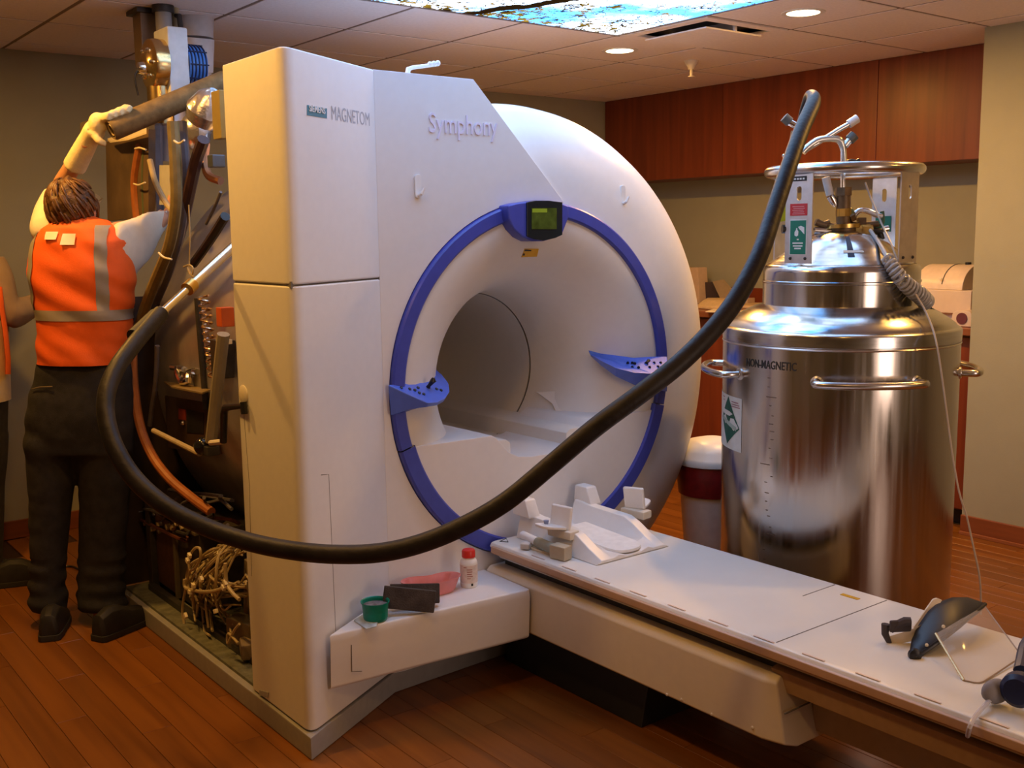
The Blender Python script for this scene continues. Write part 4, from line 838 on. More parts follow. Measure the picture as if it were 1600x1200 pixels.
for k in range(4):
    p = tp(25+90*k, .36, .04)
    part('caster', MB().lathe([(.001, -.016), (.036, -.016), (.04, -.008), (.04, .008), (.036, .016), (.001, .016)], p, TE, 20), BLACK, tank)
    part('caster_fork', MB().box(p+V(0, 0, .032), (.05, .05, .03)), STEEL, tank, bevel=.003)
def slot_plate(phi, w, z0, z1, r, slot, m, nm='ring_bracket'):
    c = tp(phi, r, 0); a = math.radians(phi); ex = TE*math.cos(a)+TN*math.sin(a); nn = -TN*math.cos(a)+TE*math.sin(a)
    out, inn = [], []; N = 32; sw, sz0, sz1 = slot
    for i in range(N):
        t = 2*PI*i/N; ct, st = math.cos(t), math.sin(t); zc = (sz0+sz1)/2; hz = (sz1-sz0)/2
        k = max(abs(ct)/(w/2), 1e-9); 
        s1 = w/2/abs(ct) if abs(ct) > 1e-6 else 1e9
        s2 = ((z1-zc) if st > 0 else (zc-z0))/abs(st) if abs(st) > 1e-6 else 1e9
        s = min(s1, s2); out.append((ct*s, zc+st*s))
        yy = hz-sw/2; inn.append((ct*sw/2, zc+st*sw/2+(yy if st > 0 else -yy)))
    for cx, cz in ((w/2, z1), (-w/2, z1), (-w/2, z0), (w/2, z0)):
        j = min(range(N), key=lambda i: (out[i][0]-cx)**2+(out[i][1]-cz)**2); out[j] = (cx, cz)
    def P(q, off): return c+ex*q[0]+V(0, 0, q[1])+nn*off
    mb = MB(); mb.loft([[P(q, 0) for q in out], [P(q, .005) for q in out], [P(q, .005) for q in inn], [P(q, 0) for q in inn], [P(q, 0) for q in out]], caps=False)
    o = part(nm, mb, m, tank, smooth=30)
    for s in (-1, 1):
        for zb in (z0+.018,): part('bolt', MB().ball(c+ex*s*w*.28+V(0, 0, zb)+nn*.006, .006, 8, rings=5), DARK, o)
    return o, c, ex, nn
BRM = mat('bracket_steel', (.66, .66, .66), .34, .85, var=.08)
fb, c, ex, nn = slot_plate(-33, .112, 1.492, 1.812, .268, (.020, 1.715, 1.765), BRM)
def sticker(o, c, ex, nn, x0, x1, z0, z1, m, off=.0062, nm='sticker', label=None):
    return part(nm, MB().prism([c+ex*x0+V(0, 0, z0)+nn*off, c+ex*x1+V(0, 0, z0)+nn*off, c+ex*x1+V(0, 0, z1)+nn*off, c+ex*x0+V(0, 0, z1)+nn*off], -nn*.001), m, o, smooth=0, label=label)
SRED = mat('sticker_red', (.50, .03, .035), .4); SGRN = mat('sticker_green', (.01, .17, .11), .4); SWHT = mat('sticker_white', (.68, .72, .70), .5)
sticker(fb, c, ex, nn, -.036, .036, 1.662, 1.704, SRED, label='red printed sticker')
for k in range(5): sticker(fb, c, ex, nn, -.026+.004*(k % 2), .026-.003*(k % 3), 1.667+.0065*k, 1.669+.0065*k, mat('pink_print', (.66, .35, .34), .5), .0068, 'sticker_print')
sticker(fb, c, ex, nn, -.036, .036, 1.522, 1.648, SWHT, .0060, label='green and white pictogram sticker')
sticker(fb, c, ex, nn, -.033, .033, 1.525, 1.645, SGRN, .0066)
for pts in ([(-.014, 1.592), (-.006, 1.588), (.001, 1.592), (.002, 1.606), (-.003, 1.612), (-.003, 1.618), (-.008, 1.618), (-.008, 1.612), (-.014, 1.604)],
            [(.0, 1.622), (.012, 1.626), (.026, 1.620), (.027, 1.596), (.022, 1.600), (.014, 1.608), (.006, 1.614)]):
    part('pictogram', MB().prism([c+ex*x+V(0, 0, z)+nn*.0073 for x, z in pts], -nn*.0008), SWHT, fb, smooth=0)
for k, (x, z) in enumerate(((.004, 1.575), (.022, 1.562), (.020, 1.552), (.014, 1.543))): sticker(fb, c, ex, nn, -x, x, z, z+.005, SWHT, .0073, 'sticker_print')
sticker(fb, c, ex, nn, -.030, .030, 1.783, 1.800, BLACK, .0066)
for k in range(4): sticker(fb, c, ex, nn, -.022+.012*k, -.014+.012*k, 1.788, 1.794, SWHT, .0072, 'sticker_print')
rb, c2, ex2, nn2 = slot_plate(56, .112, 1.492, 1.812, .268, (.020, 1.715, 1.765), mat('bracket_tan', (.62, .55, .48), .36, .8, var=.08))
bb, c3, ex3, nn3 = slot_plate(145, .105, 1.492, 1.812, .268, (.020, 1.715, 1.765), BRM)
sticker(bb, c3, ex3, nn3, -.034, .034, 1.60, 1.66, SGRN, -.0012)
lb2, c4, ex4, nn4 = slot_plate(-125, .105, 1.492, 1.812, .268, (.020, 1.715, 1.765), BRM)
tg = [on_v(x, y, TC, -.10) for x, y in [(1217, 312), (1238, 285), (1238, 343), (1217, 347)]]
part('yellow_tag', MB().prism(tg, TN*.001), mat('tag_yellow', (.60, .68, .03), .6), tank, smooth=0, label='bright yellow hanging tag')
part('side_cup', MB().tube([on_v(1222, 358, TC, -.12), on_v(1237, 358, TC, -.12)], .016, 12), BLACK, tank)
# carrying handles
for a in (14, -76, 104, 194):
    z = 1.09; hw = 23
    p = [tp(a-hw, TR-.005, z), tp(a-hw, TR+.045, z), tp(a-hw+3, TR+.064, z), tp(a-hw*.5, TR+.070, z), tp(a, TR+.072, z), tp(a+hw*.5, TR+.070, z), tp(a+hw-3, TR+.064, z), tp(a+hw, TR+.045, z), tp(a+hw, TR-.005, z)]
    hn = part('handle', MB().tube(p, .0135, 12, smooth=4), mat('ring_steel', 0), tank, smooth=80)
    for s in (-1, 1):
        q = tp(a+s*hw, TR, z); d = (q-V(TC.x, TC.y, z)).normalized()
        part('handle_foot', MB().lathe([(.022, -.002), (.022, .004), (.015, .007)], q, d, 16), STEEL, hn)
def cyl_warp(phi0, z0, r): return lambda a, b, e: tp(phi0+math.degrees(a/TR), TR+e, z0+b)
part('lettering', text_mb('NON-MAGNETIC', (0, 0, 0), (1, 0, 0), (0, 1, 0), TR*math.radians(29), .030, .0012, warp=cyl_warp(-47.5, 1.124, TR), bold=.012), mat('print_black', (.03, .03, .03), .6), tank, smooth=0, label='black lettering')
def cpatch(nm, u0, u1, z0, z1, m, off, parent, n=10, label=None):
    return part(nm, MB().loft([[tp(u0+(u1-u0)*i/n, TR+off, z) for i in range(n+1)] for z in (z0, z1)], closed=False), m, parent, smooth=60, label=label)
pk = cpatch('placard', -88, -50.5, .798, 1.000, SWHT, .001, tank, label='white placard with a green diamond')
mb = MB(); dc, dz = -64.5, .903; q = []
dia = [(-10.5, .005), (0, .093), (12.5, -.018), (-1, -.09)]
N = 6
for i in range(4):
    a, b = dia[i], dia[(i+1) % 4]
    for k in range(N): q.append(tp(dc+a[0]+(b[0]-a[0])*k/N, TR+.0018, dz+a[1]+(b[1]-a[1])*k/N))
mb.add(q+[tp(dc, TR+.0018, dz)], [(i, (i+1) % len(q), len(q)) for i in range(len(q))])
part('green_diamond', mb, mat('diamond_green', (.005, .10, .07), .45), pk, smooth=0, label='green hazard diamond')
def dpoly(nm, pts, m, off):
    part(nm, MB().add([tp(dc+a, TR+off, dz+z) for a, z in pts], [tuple(range(len(pts)))]), m, pk, smooth=0)
def dstrip(nm, secs, m, off):
    rows = []
    for (a0, l0, h0), (a1, l1, h1) in zip(secs, secs[1:]):
        for k in range(5): t = k/5; rows.append((a0+(a1-a0)*t, l0+(l1-l0)*t, h0+(h1-h0)*t))
    rows.append(secs[-1])
    part(nm, MB().loft([[tp(dc+a, TR+off, dz+l) for a, l, h in rows], [tp(dc+a, TR+off, dz+h) for a, l, h in rows]], closed=False), m, pk, smooth=60)
dstrip('cylinder_symbol', [(-7.5, .026, .036), (-6.5, .021, .039), (2, .020, .038), (5.5, .030, .031)], SWHT, .0024)
dstrip('word_bar', [(-9, -.002, .014), (9.5, -.030, -.014)], mat('pale_green', (.38, .50, .45), .5), .0024)
for a0, a1, z in ((4, 11, .075), (4, 12, .066), (4, 12.5, .058), (-10, -6, .082), (-9, -6.5, .070)): cpatch('placard_print', dc+a0, dc+a1, dz+z, dz+z+.004, mat('print_rose', (.35, .18, .22), .5), .0016, pk, 3)
for k, z in enumerate((.09, .06, .02, -.02, -.05, -.08)): cpatch('placard_print', -86.5, -83.5-(k % 3), dz+z, dz+z+.012, mat('print_rose', 0), .0016, pk, 2)
# level marks and grime on the front
random.seed(5)
for k in range(26):
    z = .30+.82*k/26+random.uniform(-.006, .006); a = random.uniform(-34, -30); wd = random.choice([1.2, 1.2, 2.4, 1.6])
    if k % 8 == 7: wd = 5.5
    cpatch('level_mark', a-wd/2, a+wd/2, z, z+random.choice([.002, .003]), mat('scuff', (.16, .12, .10), .7), .0006, tank, 2)
# valves on the dome
def tv(x, y, off=0): return on_v(x, y, TC, off)
def rod(nm, pts, r, m, seg=10, sm=0, label=None): return part(nm, MB().tube([tv(*p) for p in pts], r, seg, smooth=sm), m, tank, smooth=50, label=label)
rod('neck_base', [(1317, 372), (1317, 352)], .048, BRONZE, 16)
part('neck_flange', MB().cyl(tv(1317, 356), tv(1317, 350), .062, 20), BRASS, tank)
vb_ = rod('valve_body', [(1318, 352), (1318, 296)], .027, BRONZE, 8, label='tarnished brass valve body')
part('valve_nut', MB().cyl(tv(1318, 306), tv(1318, 293), .031, 6), BRONZE, vb_)
part('valve_nut', MB().cyl(tv(1318, 338), tv(1318, 326), .030, 6), BRASS, vb_)
rod('stem_pipe', [(1317, 296), (1317, 228)], .009, CHROME)
tee = rod('transfer_arm', [(1319, 262), (1318, 236), (1314, 222), (1306, 217), (1290, 217), (1276, 220), (1262, 230), (1254, 238)], [.011, .011, .014, .014, .013, .013, .013, .013], mat('arm_steel', (.72, .76, .74), .3, .85), 10, 2)
rod('long_handle', [(1256, 236), (1275, 225), (1310, 203), (1328, 193)], .0095, mat('arm_steel', 0), 10)
rod('handle_grip', [(1326, 194), (1340, 185)], .016, WHITE, 12)
rod('gauge_knob', [(1320, 228), (1330, 216)], .013, mat('arm_steel', 0), 10); rod('knob_cap', [(1327, 219), (1335, 211)], .020, mat('cap_grey', (.12, .13, .12), .5), 14)
rod('side_fitting', [(1233, 191), (1252, 201)], .013, CHROME, 12); rod('fitting_cap', [(1225, 183), (1234, 191)], .018, mat('cap_grey', 0), 12)
rod('hose_clip', [(1242, 205), (1238, 225), (1232, 245), (1227, 252)], .014, BRONZE, 8, 3)
for k in range(7): part('chain_link', MB().ball(tv(1224.5+1.0*math.sin(k), 243+2.6*k), .006, 8, rings=5), STEEL, tank)
rod('white_lever', [(1290, 277), (1297, 305)], .015, mat('lever_white', (.62, .60, .56), .5), 8); rod('lever_joint', [(1297, 306), (1302, 314), (1306, 322)], [.015, .016, .010], CHROME, 10)
rod('cross_pipe', [(1274, 347), (1290, 352), (1306, 354), (1330, 352), (1352, 352), (1372, 350)], .013, BRONZE, 8, 3)
rod('left_valve', [(1272, 360), (1300, 362)], .015, STEEL, 10); rod('left_tap', [(1274, 356), (1279, 372)], .008, DARK, 8)
rod('left_handle', [(1276, 345), (1286, 350), (1296, 347)], .010, BRONZE, 8)
rod('right_valve', [(1330, 358), (1362, 358)], [.022, .020], BRASS, 8); rod('right_nut', [(1345, 358), (1358, 358)], .026, BRASS, 6)
rod('relief_valve', [(1326, 340), (1333, 336)], .024, BRONZE, 6); rod('green_valve', [(1324, 336), (1333, 332)], .020, mat('verdigris', (.16, .17, .05), .5, .5), 8)
rod('gauge_block', [(1340, 346), (1352, 346)], .018, BRONZE, 4)
rod('chrome_pipe', [(1333, 343), (1336, 335), (1344, 329), (1356, 330), (1368, 335), (1378, 338)], .011, CHROME, 10, 4)
rod('green_pipe', [(1357, 360), (1368, 356), (1378, 350), (1379, 338), (1378, 330)], .008, mat('pipe_green', (.05, .14, .09), .45), 8, 3)
rod('black_valve', [(1360, 360), (1378, 362)], .014, BLACK, 8); rod('valve_stud', [(1380, 358), (1388, 357)], .012, CHROME, 10)
rod('black_tap', [(1374, 362), (1378, 374)], .012, BLACK, 8)
rod('ring_clamp', [(1321, 256), (1330, 253), (1340, 255)], .012, BLACK, 8); rod('ring_clamp', [(1338, 253), (1343, 250)], .008, BLACK, 8)
# dark trickle and small label on the dome front
def dome_r(z):
    D = [(.262, 1.490), (.235, 1.505), (.20, 1.535), (.165, 1.562), (.12, 1.588), (.07, 1.603)]
    for (r0, z0), (r1, z1) in zip(D, D[1:]):
        if z0 <= z <= z1: return r0+(r1-r0)*(z-z0)/(z1-z0)
    return .262
part('dome_label', MB().loft([[tp(a, dome_r(z)+.002, z+.001) for a in (2, 6, 10, 14, 18, 22)] for z in (1.528, 1.533, 1.536)], closed=False), SWHT, tank)
part('dome_strap', MB().loft([[tp(a, dome_r(z)+.0015, z+.001) for a in (6, 9, 12)] for z in (1.512, 1.53, 1.545, 1.56, 1.575, 1.585)], closed=False), mat('strap_navy', (.02, .03, .07), .4), tank)
# clear coiled tube and thin line hanging from the valve
ct = thing('coiled_tube', 'clear coiled plastic tube hanging from the dewar valve to its right shoulder', 'tube', tv(1440, 480, -.2))
pth = [(1360, 360), (1375, 382), (1388, 405), (1402, 428), (1420, 448), (1438, 462), (1449, 474)]
offs = [-.05, -.17, -.27, -.30, -.28, -.25, -.22]
P3, _ = catmull([tv(x, y, o) for (x, y), o in zip(pth, offs)], [1]*7, 24)
part('lead_tube', MB().tube(P3[:48], .007, 8), mat('tube_milky', (.55, .54, .52), .3), ct)
hx_ = []; up = V(0, 0, 1)
body = P3[44:]
for i in range(len(body)*8-8):
    k = i//8; t = (i % 8)/8; p = body[k].lerp(body[min(k+1, len(body)-1)], t); d = (body[min(k+1, len(body)-1)]-body[max(k-1, 0)]).normalized()
    u = d.orthogonal().normalized(); v = d.cross(u); a = 2*PI*i/44; rr = .018+.008*min(1, i/500)
    hx_.append(p+(u*math.cos(a)+v*math.sin(a))*rr)
part('coil', MB().tube(hx_, .0055, 6), mat('coil_clear', (.52, .53, .55), .22, alpha=.85), ct)
part('end_fitting', MB().tube([tv(1446, 478, -.14), tv(1452, 486, -.14), tv(1459, 490, -.13)], .015, 10), BLACK, ct)
sl = MB(); pts = [tv(1352, 285, -.05), tv(1363, 315, -.07), tv(1378, 350, -.12), tv(1394, 385, -.2), tv(1412, 430, -.26), tv(1432, 462, -.30), tv(1448, 490, -.34), tv(1462, 530, -.44), tv(1472, 590, -.46), tv(1480, 650, -.47), tv(1489, 715, -.47), tv(1499, 770, -.48), tv(1510, 805, -.48), tv(1520, 850, -.48), tv(1531, 905, -.48), tv(1533, 960, -.46)]
sl.tube(pts, .0035, 6, smooth=4)
solo('thin_line', sl, mat('line_clear', (.55, .47, .38), .35), 'thin pale plastic line hanging down the right side of the dewar', 'tube')

# ---------------------------------------------------------------- transfer hose
H0 = on_X(245, 497, 1.30)
th = thing('transfer_hose', 'long dark insulated hose arching from the opened scanner across to the dewar top', 'hose', on_X(450, 858, 1.2))
def dep(x, y, d): return EYE+ray(x, y)*d
hpts = [(252, 489, 3.22), (232, 511, 3.16), (208, 540, 3.08), (183, 574, 3.0), (167, 612, 2.94), (166, 652, 2.90), (180, 700, 2.86), (212, 750, 2.84), (262, 793, 2.82), (325, 825, 2.80), (390, 847, 2.76), (455, 860, 2.72), (520, 866, 2.69), (590, 864, 2.67), (655, 850, 2.66), (722, 823, 2.65), (790, 784, 2.64), (860, 727, 2.62), (930, 668, 2.60), (1000, 616, 2.60), (1058, 571, 2.62), (1108, 522, 2.66), (1150, 468, 2.72), (1186, 400, 2.81), (1208, 335, 2.93), (1232, 262, 3.08), (1252, 205, 3.24), (1269, 166, 3.40), (1271, 152, 3.50), (1264, 150, 3.60), (1256, 170, 3.66), (1250, 195, 3.68), (1246, 208, 3.68)]
part('hose_body', MB().tube([dep(*p) for p in hpts], [.0245]*28+[.022, .016, .013, .012, .012], 16, smooth=6), RUBBER, th, smooth=80)
l0, l1 = dep(248, 493, 3.22), on_X(358, 392, 1.45)
def lv(t): return l0.lerp(l1, t)
part('lance', MB().tube([lv(-.02), lv(1.15)], .0125, 14), mat('lance_steel', (.78, .73, .62), .22, 1., var=.05), th, label='bright steel lance')
part('upper_lance', MB().tube([lv(.46), lv(1.15)], .0165, 14), mat('lance_steel', 0), th)
part('brass_collar', MB().tube([lv(.38), lv(.46)], .022, 14), BRASS, th, label='brass collar')
part('end_collar', MB().tube([lv(-.01), lv(.05)], .021, 14), mat('lance_steel', 0), th)
part('hose_cuff', MB().tube([lv(-.02), l0+(l0-l1)*.30], [.028, .027], 16), mat('cuff_black', (.02, .022, .018), .6), th)

# ---------------------------------------------------------------- things on the alcove counter
KZ = 1.0905
def kc_(x, y, X): p = on_X(x, y, X); return p
t = thing('label_printer', 'beige machine with a rounded hinged lid on the counter behind the dewar', 'printer', V(5.62, 3.35, KZ))
y0, y1 = on_X(1520, 480, 5.45).y, on_X(1440, 470, 5.45).y
zt = on_X(1440, 412, 5.6).z; zm = on_X(1460, 452, 5.45).z; zb = on_X(1460, 488, 5.45).z
part('base', MB().box((5.64, (y0+y1)/2+.04, (KZ+zb)/2), (.36, y1-y0-.12, zb-KZ)), BEIGE, t, bevel=.006)
part('body', MB().box((5.60, (y0+y1)/2, (zb+zm)/2), (.34, y1-y0, zm-zb)), BEIGE, t, bevel=.008)
cp = [V(5.77, 0, zm), V(5.44, 0, zm)]+[V(5.605-.165*math.cos(a), 0, zm+(zt-zm)*math.sin(a)) for a in [i*PI/14 for i in range(1, 14)]]
part('lid', MB().prism([V(p.x, y0+.06, p.z) for p in cp], (0, y1-y0-.02, 0)), mat('beige_lid', (.72, .58, .44), .35), t, bevel=.005, smooth=40)
part('lid_joint', MB().tube([V(5.605-.1665*math.cos(a), y0+.6*(y1-y0), zm+(zt-zm)*1.01*math.sin(a)) for a in [i*PI/14 for i in range(1, 9)]], .003, 5), JOINT, t)
part('lid_catch', MB().box((5.437, y0+.62*(y1-y0), zm+.06), (.006, .018, .012)), PAPER, t, bevel=.002)
part('button', MB().cyl((5.60, y0+.12, zt-.004), (5.60, y0+.12, zt+.012), .016, 12), BLACK, t)
t = thing('tape_roll', 'small beige rounded spool holder on the counter beside the printer', 'holder', V(5.40, on_X(1515, 505, 5.4).y, KZ))
c = on_X(1512, 506, 5.40)
part('holder', MB().prism(round_poly([V(5.34, c.y-.06, KZ+.002), V(5.34, c.y+.06, KZ+.002), V(5.34, c.y+.06, KZ+.085), V(5.34, c.y-.06, KZ+.085)], [0, 0, .05, .05], 5), (.10, 0, 0)), BEIGE, t, bevel=.004)
part('spool', MB().cyl((5.335, c.y, KZ+.045), (5.342, c.y, KZ+.045), .03, 20), mat('maroon_spool', (.12, .03, .04), .5), t)
def counter_box(nm, lab, cat, px, X, dx, m, bevel=.003):
    q = [on_X(x, y, X) for x, y in px]; zmin = min(p.z for p in q); q = [V(p.x, p.y, max(p.z, KZ+.001) if p.z > zmin+.004 else KZ+.001) for p in q]
    return solo(nm, MB().prism(q, (dx, 0, 0)), m, lab, cat, bevel=bevel, smooth=30)
counter_box('file_holder', 'tan upright file holder on the counter just beside the scanner edge', 'file holder', [(1068, 418), (1090, 418), (1093, 474), (1070, 474)], 5.78, .10, mat('file_tan', (.56, .40, .25), .6))
counter_box('dark_case', 'dark case on the counter between the file holder and the leaning board', 'case', [(1094, 441), (1111, 441), (1128, 474), (1094, 474)], 5.85, .10, mat('case_plum', (.05, .035, .035), .5))
q = [on_X(x, y, 5.80) for x, y in [(1113, 440), (1127, 437), (1165, 474), (1130, 474)]]; q[2].z = q[3].z = KZ+.001
solo('leaning_board', MB().prism(q, (.03, 0, 0)), mat('board_khaki', (.33, .25, .15), .6), 'khaki board leaning on the counter behind the paper stack', 'board', bevel=.002)
def sheets(nm, lab, px, h, m, X0=None, top=True):
    q = [on_z(x, y, KZ+.001) for x, y in px]
    return solo(nm, MB().prism(q, (0, 0, h)), m, lab, 'papers', group='papers lying on the counter', bevel=.002)
PAP2 = mat('paper_tan', (.62, .45, .24), .75, var=.1)
q = [on_z(x, y, KZ+.001) for x, y in [(1088, 482), (1098, 476), (1150, 476), (1142, 486)]]
mb = MB(); mb.loft([q, [p+V(0, 0, .02) for p in q], [p.lerp(sum(q, Vector())/4, .35)+V(0, 0, .055) for p in q]]); solo('paper_stack', mb, PAP2, 'slumped tan paper stack on the counter before the dark case', 'papers', bevel=.004, smooth=60)
sheets('paper_sheet', 'tan sheet of paper overhanging the counter front below the slumped stack', [(1102, 488), (1122, 481), (1146, 482), (1132, 489)], .006, PAPER)
sheets('paper_sheet', 'papers on the counter between the hose and the dewar shoulder', [(1157, 481), (1168, 475), (1204, 474), (1196, 482)], .018, PAP2)
sheets('paper_sheet', 'thin loose sheet at the counter front right of the hose', [(1152, 487), (1165, 484.5), (1190, 484.5), (1180, 488)], .005, PAPER)
counter_box('folder', 'thin tan folder standing on the counter beside the dewar neck', 'folder', [(1195, 440), (1203, 440), (1199, 474), (1190, 474)], 5.7, .14, mat('folder_tan', (.60, .44, .30), .6))
counter_box('small_carton', 'small tan carton on the counter right of the hose', 'carton', [(1152, 466), (1168, 466), (1168, 475), (1150, 475)], 5.86, .08, mat('file_tan', 0))

# ---------------------------------------------------------------- people
def fuse(mb, voxel, it=6, fac=.5):
    me = make_mesh('fuse', mb, None, None, 0, 0); o = bpy.data.objects.new('fuse', me); COL.objects.link(o)
    m = o.modifiers.new('r', 'REMESH'); m.mode = 'VOXEL'; m.voxel_size = voxel
    if it: s = o.modifiers.new('s', 'SMOOTH'); s.iterations = it; s.factor = fac
    dg = bpy.context.evaluated_depsgraph_get(); dg.update()
    e = bpy.data.meshes.new_from_object(o.evaluated_get(dg))
    r = MB(); r.v = [v.co.copy() for v in e.vertices]; r.f = [list(p.vertices) for p in e.polygons]
    bpy.data.objects.remove(o); bpy.data.meshes.remove(e); bpy.data.meshes.remove(me); return r
def interp(tab, y):
    if y <= tab[0][0]: return tab[0]
    for a, b in zip(tab, tab[1:]):
        if a[0] <= y <= b[0]:
            t = (y-a[0])/(b[0]-a[0]); t = t*t*(3-2*t)*.5+t*.5; return [y]+[a[i]+(b[i]-a[i])*t for i in range(1, len(a))]
    return tab[-1]
def body_rings(pp, tab, ex=2.3, n=28, sub=3, off=0, grow=0):
    R = []; ys_ = []
    for a, b in zip(tab, tab[1:]):
        for k in range(sub): ys_.append(a[0]+(b[0]-a[0])*k/sub)
    ys_.append(tab[-1][0])
    for y in ys_:
        _, xl, xr, ry = interp(tab, y)[:4]; c = (xl+xr)/2; hw = (xr-xl)/2; ring = []
        for j in range(n):
            a = 2*PI*j/n; ca, sa = math.cos(a), math.sin(a)
            u = abs(ca)**(2/ex)*(1 if ca >= 0 else -1); v = abs(sa)**(2/ex)*(1 if sa >= 0 else -1)
            p = pp(c+hw*u, y, off)+NF*(ry*v); cc = pp(c, y, off)
            ring.append(p+(p-cc).normalized()*grow if grow else p)
        R.append(ring)
    return R
SKIN = mat('skin', (.56, .27, .15), .5, var=.06, bump=.1, bscale=300)
HAIR = mat('hair_brown', (.10, .045, .016), .55, var=.5, scale=55, bump=1., bscale=130)
JEANS = mat('dark_denim', (.022, .020, .022), .9, var=.3, bump=.4, bscale=400)
VEST = mat('vest_orange', (.85, .125, .012), .7, var=.05, bump=.25, bscale=260)
REFL = mat('reflective_grey', (.30, .26, .22), .45, var=.06)
SHIRT = mat('shirt_cream', (.74, .66, .54), .8, var=.04, bump=.2, bscale=120)
GLOVE = mat('glove_cream', (.74, .62, .36), .85, var=.08, bump=.5, bscale=120)
SHOE = mat('shoe_black', (.016, .014, .014), .6, var=.3)
def hand(mb, wrist, dirn, side, pal, L=.085, curl=.5, r=.0095, k_=1.0):
    # palm, four unequal bent fingers and a thumb leaving the side of the palm
    d = dirn.normalized(); s = side.normalized(); n = d.cross(s).normalized()*pal
    mb.loft([[wrist+s*math.cos(a)*.026*k_+n*math.sin(a)*.016*k_ for a in [2*PI*i/12 for i in range(12)]], [wrist+d*.05+s*math.cos(a)*.040*k_+n*math.sin(a)*.015*k_ for a in [2*PI*i/12 for i in range(12)]], [wrist+d*L+s*math.cos(a)*.040*k_+n*math.sin(a)*.013*k_ for a in [2*PI*i/12 for i in range(12)]]])
    for k, ln in enumerate((.072, .082, .078, .060)):
        b = wrist+d*(L-.012)+s*(.030-.020*k)*k_; p = [b]; ang = 0
        for q in range(3):
            ang += curl*(.7 if q == 0 else 1); p.append(p[-1]+(d*math.cos(ang)+n*math.sin(ang))*ln*k_*(.42, .33, .25)[q])
        mb.tube([b-d*.02]+p, [r, r, r*.98, r*.9, r*.75], 8)
    t0 = wrist+d*.028+s*.030*k_; mb.tube([t0-s*.012, t0, t0+(s*.6+d*.6+n*.25)*.035*k_, t0+(s*.45+d*1.0+n*.75)*.055*k_], [.013*k_, .013*k_, .011*k_, .009*k_], 8)

# --- the technician in the orange vest
B1 = on_z(120, 975, 0)
def p1(x, y, off=0): return on_v(x, y, B1, off)
man = thing('person', 'person in orange safety vest seen from behind, reaching up with a cream glove', 'person', B1, -YAW)
# head, looking up and to the right
hc = p1(117, 325, .02); HM = rot_m('Z', -math.degrees(YAW)-14) @ rot_m('X', 16)
bd = MB()
bd.ball(hc, (.082, .100, .112), 20, HM, 14); bd.ball(hc+HM @ V(0, .042, -.062), (.050, .052, .058), 16, HM, 10)
bd.loft([[hc+HM @ V(x*.011, .088+.0*z, z) for x, z in ((-1, .012), (1, .012), (1.4, -.03), (-1.4, -.03))], [hc+HM @ V(x*.008, .108, z) for x, z in ((-1, -.002), (1, -.002), (1.6, -.026), (-1.6, -.026))]])
for s in (-1, 1):
    bd.ball(hc+HM @ V(s*.076, .004, -.012), (.010, .020, .032), 10, HM, 8)
    bd.ball(hc+HM @ V(s*.030, .080, .018), (.022, .012, .008), 8, HM, 6)
bd.ball(hc+HM @ V(0, .090, -.050), (.024, .010, .008), 8, HM, 6)
neck0, neck1 = p1(118, 352, .025), p1(122, 385, .0)
bd.tube([hc+V(0, 0, -.05), neck0, neck1, p1(126, 440, .0), p1(130, 520, 0), p1(126, 600, 0)], [.055, .058, .075, .115, .110, .12], 16, smooth=3)
shl, ell, wrl = p1(80, 362, .02), p1(92, 300, .15), p1(136, 222, -.02)
bd.tube([p1(105, 385, 0), shl, ell, wrl], [.07, .058, .042, .026], 12, smooth=4)
shr, elr, wrr = p1(186, 368, .02), p1(226, 362, .14), p1(258, 336, .22)
bd.tube([p1(150, 388, 0), shr, elr, wrr], [.07, .058, .046, .032], 12, smooth=4)
for hx, kx, ax_, of in (((100, 640), (80, 790), (75, 950), 0), ((150, 640), (164, 790), (160, 950), .02)):
    bd.tube([p1(*hx), p1(*kx, of), p1(*ax_, of)], [.085, .056, .040], 12, smooth=3); bd.tube([p1(*ax_, of), p1(ax_[0], 982, of), p1(ax_[0], 982, of)+NF*.12], [.04, .035, .03], 10)
tubec = p1(173, 203, -.08)
hand(bd, wrr, (p1(272, 322, .26)-wrr), V(0, 0, 1), -1, curl=.6)
gdir = (p1(162, 184, -.08)-wrl)
hand(bd, wrl, gdir, NF*-1+V(0, 0, .2), 1, L=.05, curl=.75, r=.007, k_=.55)
skin = part('body', fuse(bd, .0075, 4), SKIN, man, smooth=80)
# face details
for s in (-1, 1):
    part('eye', MB().ball(hc+HM @ V(s*.030, .084, .006), .010, 10, rings=7), WHITE, skin)
    part('spectacle_arm', MB().tube([hc+HM @ V(s*.078, -.004, .008), hc+HM @ V(s*.079, .05, .012), hc+HM @ V(s*.066, .095, .012)], .003, 6), STEEL, skin)
    part('spectacle_lens', MB().lathe([(.022, 0), (.022, .002)], hc+HM @ V(s*.032, .104, .008), HM @ V(0, 1, 0), 16, caps=True), CLEAR, skin)
